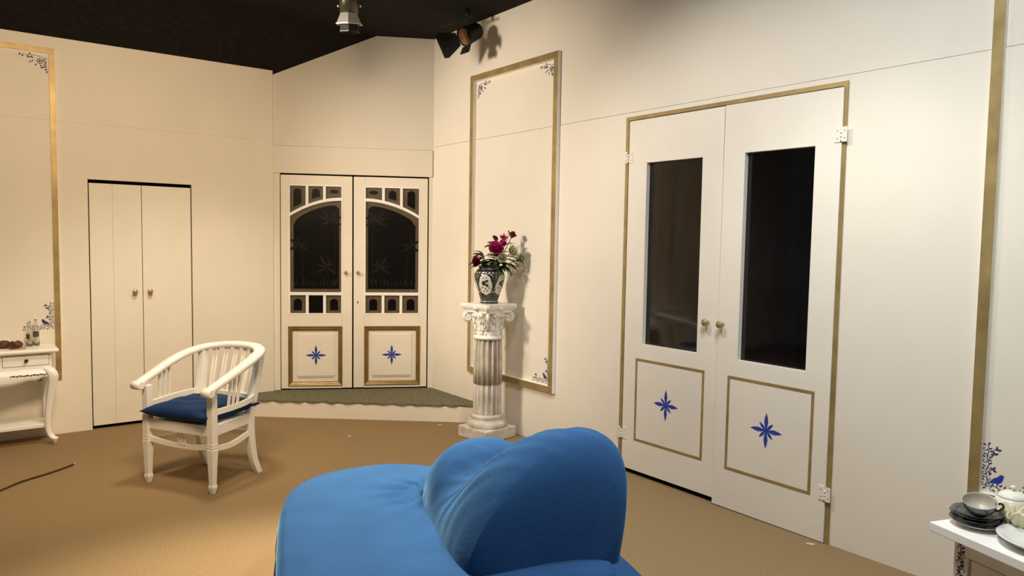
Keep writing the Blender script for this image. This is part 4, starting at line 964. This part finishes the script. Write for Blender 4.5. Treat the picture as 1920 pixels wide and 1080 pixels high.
# camera ray helper: place by the picture, on the table's own height
def px_on(px, py, z):
    d = rt*((px-960)/F_PX) - up*((py-540)/F_PX) + fw; k = (z-CAM_H)/d.z; return (d.x*k, d.y*k, z)
sx_, sy_, _ = px_on(1829, 987, TZ)
SAU = [(0.030,0.0),(0.034,0.002),(0.034,0.004),(0.055,0.008),(0.074,0.0165),(0.078,0.0195),(0.0765,0.0205),(0.055,0.0115),(0.034,0.0075),(0.0001,0.007)]
tag(MB().lathe([(q*1.0, z) for q, z in SAU], 40).obj('saucer', 'porcelain_white', loc=(sx_+0.006, sy_-0.004, TZ)), 'white saucer at the bottom of the dark saucer stack', 'saucer', 'stacked saucers')
lab4 = ['lowest dark saucer, resting on the white one', 'second dark saucer from the bottom of the stack', 'third dark saucer from the bottom of the stack', 'top dark saucer of the stack, directly under the cup']
for k in range(4):
    o = MB().lathe(SAU, 40).obj('saucer', 'stone_dark', loc=(sx_-0.003*math.sin(k*2), sy_+0.003*math.cos(k*3), TZ+0.008+0.0095*k)); tag(o, lab4[k], 'saucer', 'stacked saucers')
def cup(loc, tilt):
    r = empty('tea_cup', loc=loc); tag(r, 'dark tea cup with beige inside tilted on the saucer stack', 'cup'); r.rotation_euler = tilt
    out = [(0.022,0),(0.026,0.003),(0.036,0.012),(0.047,0.030),(0.0515,0.048),(0.0525,0.052)]; inn = [(0.0505,0.052),(0.0495,0.047),(0.045,0.030),(0.034,0.014),(0.0001,0.009)]
    MB().lathe([(0.0001,0.001)]+out, 36, cap=False).obj('bowl', 'stone_dark', r); MB().lathe([(0.0525,0.052)]+inn, 36, cap=False).obj('inside_glaze', 'stone_beige', r)
    hp = spline([(0.046,0,0.040),(0.064,0,0.042),(0.070,0,0.028),(0.058,0,0.016),(0.040,0,0.018)], 4); MB().tube([tuple(q) for q in hp], 0.0045, 8).obj('handle', 'stone_dark', r)
    return r
cx_, cy_, _ = px_on(1836, 963, TZ+0.055)
cupo = cup((cx_, cy_, TZ+0.047), (0,0,0))
tl_ = (Vector((0,0,1))-fw*0.22-rt*0.16).normalized(); hd_ = (rt*0.95-fw*0.3); hd_ = (hd_-tl_*hd_.dot(tl_)).normalized()
mm_ = Matrix((hd_, tl_.cross(hd_), tl_)).transposed().to_4x4(); mm_.translation = Vector((cx_, cy_, TZ+0.053)); cupo.matrix_world = mm_
# lidded sugar pot
px_, py_, _ = px_on(1908, 985, TZ)
def pot(loc):
    r = empty('lidded_pot', loc=loc); tag(r, 'cream porcelain pot with a domed lid beside the dark cup', 'pot')
    MB().lathe([(0.030,0),(0.034,0.004),(0.032,0.008),(0.046,0.022),(0.056,0.045),(0.057,0.062),(0.051,0.078),(0.046,0.084)], 36).obj('body', 'porcelain', r)
    l = MB().lathe([(0.0475,0.084),(0.0475,0.087),(0.040,0.096),(0.026,0.103),(0.012,0.106),(0.0001,0.107)], 36).obj('lid', 'porcelain', r)
    MB().lathe([(0.005,0.105),(0.005,0.111),(0.010,0.116),(0.008,0.123),(0.0001,0.125)], 16).obj('lid_knob', 'porcelain', l)
pot((px_+0.035, py_+0.030, TZ))
# crumpled paper napkin standing in the dish, shallow white dish in front
dx_, dy_, _ = px_on(1958, 1030, TZ)
DZ = TZ
def dish(loc):
    r = MB(); prof = [(0.055,0.0),(0.058,0.003),(0.080,0.014),(0.098,0.026),(0.101,0.029),(0.098,0.030),(0.078,0.018),(0.056,0.009),(0.0001,0.008)]
    r.lathe([(q*1.3, z*1.15) for q, z in prof], 48); o = r.obj('shallow_dish', 'porcelain_white', loc=loc); return tag(o, 'shallow white dish at the front edge of the low cabinet', 'dish')
dish((dx_, dy_, DZ))
def napkin(loc):
    b = MB(); rnd = random.Random(11); n, m = 60, 12; ph = [rnd.uniform(0,6) for _ in range(4)]; rings = []
    for j in range(m+1):
        t = j/m; ring = []
        for i in range(n):
            a = 2*PI*i/n; rr = (0.026+0.030*t)*(1+0.16*math.sin(3*a+ph[0]+t)+0.16*t*math.sin(7*a+ph[1]+2*t)+0.16*t*math.sin(13*a+ph[2]-3*t))
            ring.append((rr*math.cos(a), rr*math.sin(a), 0.070*t*(1+0.16*math.sin(5*a+ph[3])+0.10*t*math.sin(12*a))))
        rings.append(ring)
    inner = [[(x*0.9,y*0.9,z+0.000) for x, y, z in rg] for rg in reversed(rings)]
    b.loft(rings+inner, 0, True, False); o = b.obj('paper_napkin', 'napkin', loc=loc); return tag(o, 'crumpled pale yellow paper napkin between the cup and the dish', 'napkin')
nx_, ny_, _ = px_on(1908, 996, TZ)
napkin((nx_, ny_, TZ))
# small clear glass behind the cup
gx_, gy_, _ = px_on(1866, 958, TZ+0.02)
tag(MB().lathe([(0.022,0),(0.024,0.003),(0.027,0.055),(0.0255,0.055),(0.0225,0.006),(0.0001,0.005)], 24).obj('small_glass', 'clear_glass', loc=(gx_+0.03, gy_+0.02, TZ)), 'small clear glass half hidden behind the dark cup', 'glass')

# ------------------------------------------------------------------ spotlights under the ceiling
def silver_spot():
    c = Vector((2.23, 4.82, 2.95)); r = empty('silver_spotlight', loc=c); tag(r, 'silver rimmed spotlight hanging from the black ceiling', 'spotlight')
    tl = Matrix.Rotation(math.radians(9), 4, rt)
    def part(b, name, m, parent=r):
        b.v = [tuple(tl @ Vector(v)) for v in b.v]; return b.obj(name, m, parent)
    part(MB().lathe([(0.062,0.045),(0.062,0.17),(0.050,0.19),(0.0001,0.195)], 28), 'lamp_can', 'bronze_can')
    part(MB().lathe([(0.062,0.045),(0.094,-0.022),(0.098,-0.024),(0.098,-0.029),(0.090,-0.029),(0.058,0.040),(0.062,0.045)], 6, smooth=False, cap=False), 'flared_rim', 'silver')
    fr = MB()
    for k in range(6):
        a0, a1 = 2*PI*k/6, 2*PI*(k+1)/6; fr.bar((0.07*math.cos(a0),0.07*math.sin(a0),-0.075),(0.07*math.cos(a1),0.07*math.sin(a1),-0.075), 0.004, 0.004)
    part(fr, 'filter_frame', 'bronze_can')
    part(MB().lathe([(0.068,-0.028),(0.070,-0.075),(0.067,-0.075),(0.065,-0.028),(0.068,-0.028)], 6, smooth=False, cap=False), 'snoot', 'black_metal')
    y = MB()
    for s in (-1, 1): y.bar(tuple(rt*s*0.070+Vector((0,0,0.095))), tuple(rt*s*0.070+Vector((0,0,0.215))), 0.006, 0.008)
    y.bar(tuple(rt*-0.073+Vector((0,0,0.213))), tuple(rt*0.073+Vector((0,0,0.213))), 0.010, 0.006); y.obj('yoke', 'silver', r)
    for s in (-1, 1):
        k = MB(); k.sphere(tuple(rt*s*0.076+Vector((0,0,0.097))), 0.009, 10, 7); k.obj('yoke_screw', 'silver', r)
    MB().tube([(0,0,0.205),(0,0,0.219)], 0.012, 10).obj('ceiling_mount', 'black_metal', r)
silver_spot()
def black_spot():
    c = Vector((3.13, 4.70, 2.985)); r = empty('black_spotlight', loc=c); tag(r, 'black stage spotlight with barn doors high on the right wall', 'spotlight')
    ax = (-rt*0.66-up*0.50-fw*0.48).normalized(); s = ax.cross(Vector((0,0,1))).normalized(); u = s.cross(ax)
    mt = Matrix((s, u, ax)).transposed().to_4x4()
    def part(b, name, m, parent=r):
        b.v = [tuple(mt @ Vector(v)) for v in b.v]; return b.obj(name, m, parent)
    part(MB().lathe([(0.0001,-0.13),(0.045,-0.125),(0.062,-0.10),(0.066,-0.02),(0.072,0.02),(0.072,0.045),(0.066,0.045),(0.060,0.0),(0.0001,-0.01)], 24), 'lamp_housing', 'black_metal')
    part(MB().lathe([(0.0001,0.018),(0.040,0.022),(0.063,0.034)], 24, cap=False), 'reflector', 'lit_brown_metal')
    def flap(pts, th=0.0025):
        b = MB(); n = len(pts); P = [Vector(p) for p in pts]; nr = (P[1]-P[0]).cross(P[2]-P[0]).normalized()*th
        b.add(P+[p+nr for p in P], [tuple(range(n)), tuple(reversed(range(n, 2*n)))]+[(i,(i+1)%n,(i+1)%n+n,i+n) for i in range(n)]); return b
    part(flap([(-0.055,-0.066,0.045),(0.055,-0.066,0.045),(0.060,-0.100,0.085),(0.050,-0.106,0.092),(-0.050,-0.106,0.092),(-0.060,-0.100,0.085)]), 'barn_door', 'black_metal')
    part(flap([(-0.055,0.066,0.045),(0.055,0.066,0.045),(0.08,0.125,0.13),(0.065,0.135,0.15),(-0.065,0.135,0.15),(-0.08,0.125,0.13)]), 'barn_door', 'black_metal')
    part(flap([(0.066,-0.05,0.045),(0.066,0.05,0.045),(0.150,0.098,0.13),(0.172,0.088,0.155),(0.172,-0.088,0.155),(0.150,-0.098,0.13)]), 'barn_door', 'black_metal')
    part(flap([(-0.066,-0.05,0.045),(-0.066,0.05,0.045),(-0.105,0.045,0.105),(-0.105,-0.045,0.105)]), 'barn_door', 'lit_brown_metal')
    y = MB()
    for k in (-1, 1): y.bar(tuple(s*k*0.076+Vector((0,0,-0.01))), tuple(s*k*0.076+Vector((0,0,0.13))), 0.014, 0.006)
    y.bar(tuple(s*-0.078+Vector((0,0,0.13))), tuple(s*0.078+Vector((0,0,0.13))), 0.014, 0.008); y.obj('yoke', 'black_metal', r)
    MB().tube([(0,0,0.13),(0,0,0.184)], 0.018, 12).obj('ceiling_mount', 'black_metal', r)
black_spot()

# ------------------------------------------------------------------ cable and scraps on the carpet
cp = spline([(0.577,5.248,0.014),(0.545,5.235,0.007),(0.49,5.19,0.006),(0.42,5.14,0.006),(0.36,5.105,0.006),(0.28,5.05,0.006),(0.20,4.965,0.006),(0.10,4.86,0.006),(-0.1,4.72,0.006)], 5)
ce = empty('power_cable', loc=(0.577,5.248,0)); tag(ce, 'thin dark brown cable lying on the carpet at left edge', 'cable')
MB().tube([(p.x-0.577,p.y-5.248,p.z) for p in cp], 0.006, 8).obj('cord', 'cord_brown', ce)
MB().tube([(0,0,0.014),(0.012,0.008,0.018)], [0.004,0.0025], 8).obj('cable_tip', 'scrap_white', ce)
for px, py, L, lab in ((1520,1021,0.045,'small pale paper scrap on carpet by the tall door corner'),(825,797,0.035,'small pale paper scrap on carpet by the column base'),(655,818,0.03,'small pale paper scrap on carpet in front of the corner step')):
    x, y, _ = px_on(px, py, 0); b = MB(); b.prismz([(-L/2,-0.006),(0,-0.010),(L/2,-0.004),(L*0.4,0.006),(-L*0.2,0.009)], 0.0005, 0.0035)
    tag(b.obj('paper_scrap', 'scrap_white', loc=(x,y,0), rot=(0,0,px*0.7)), lab, 'paper scrap')
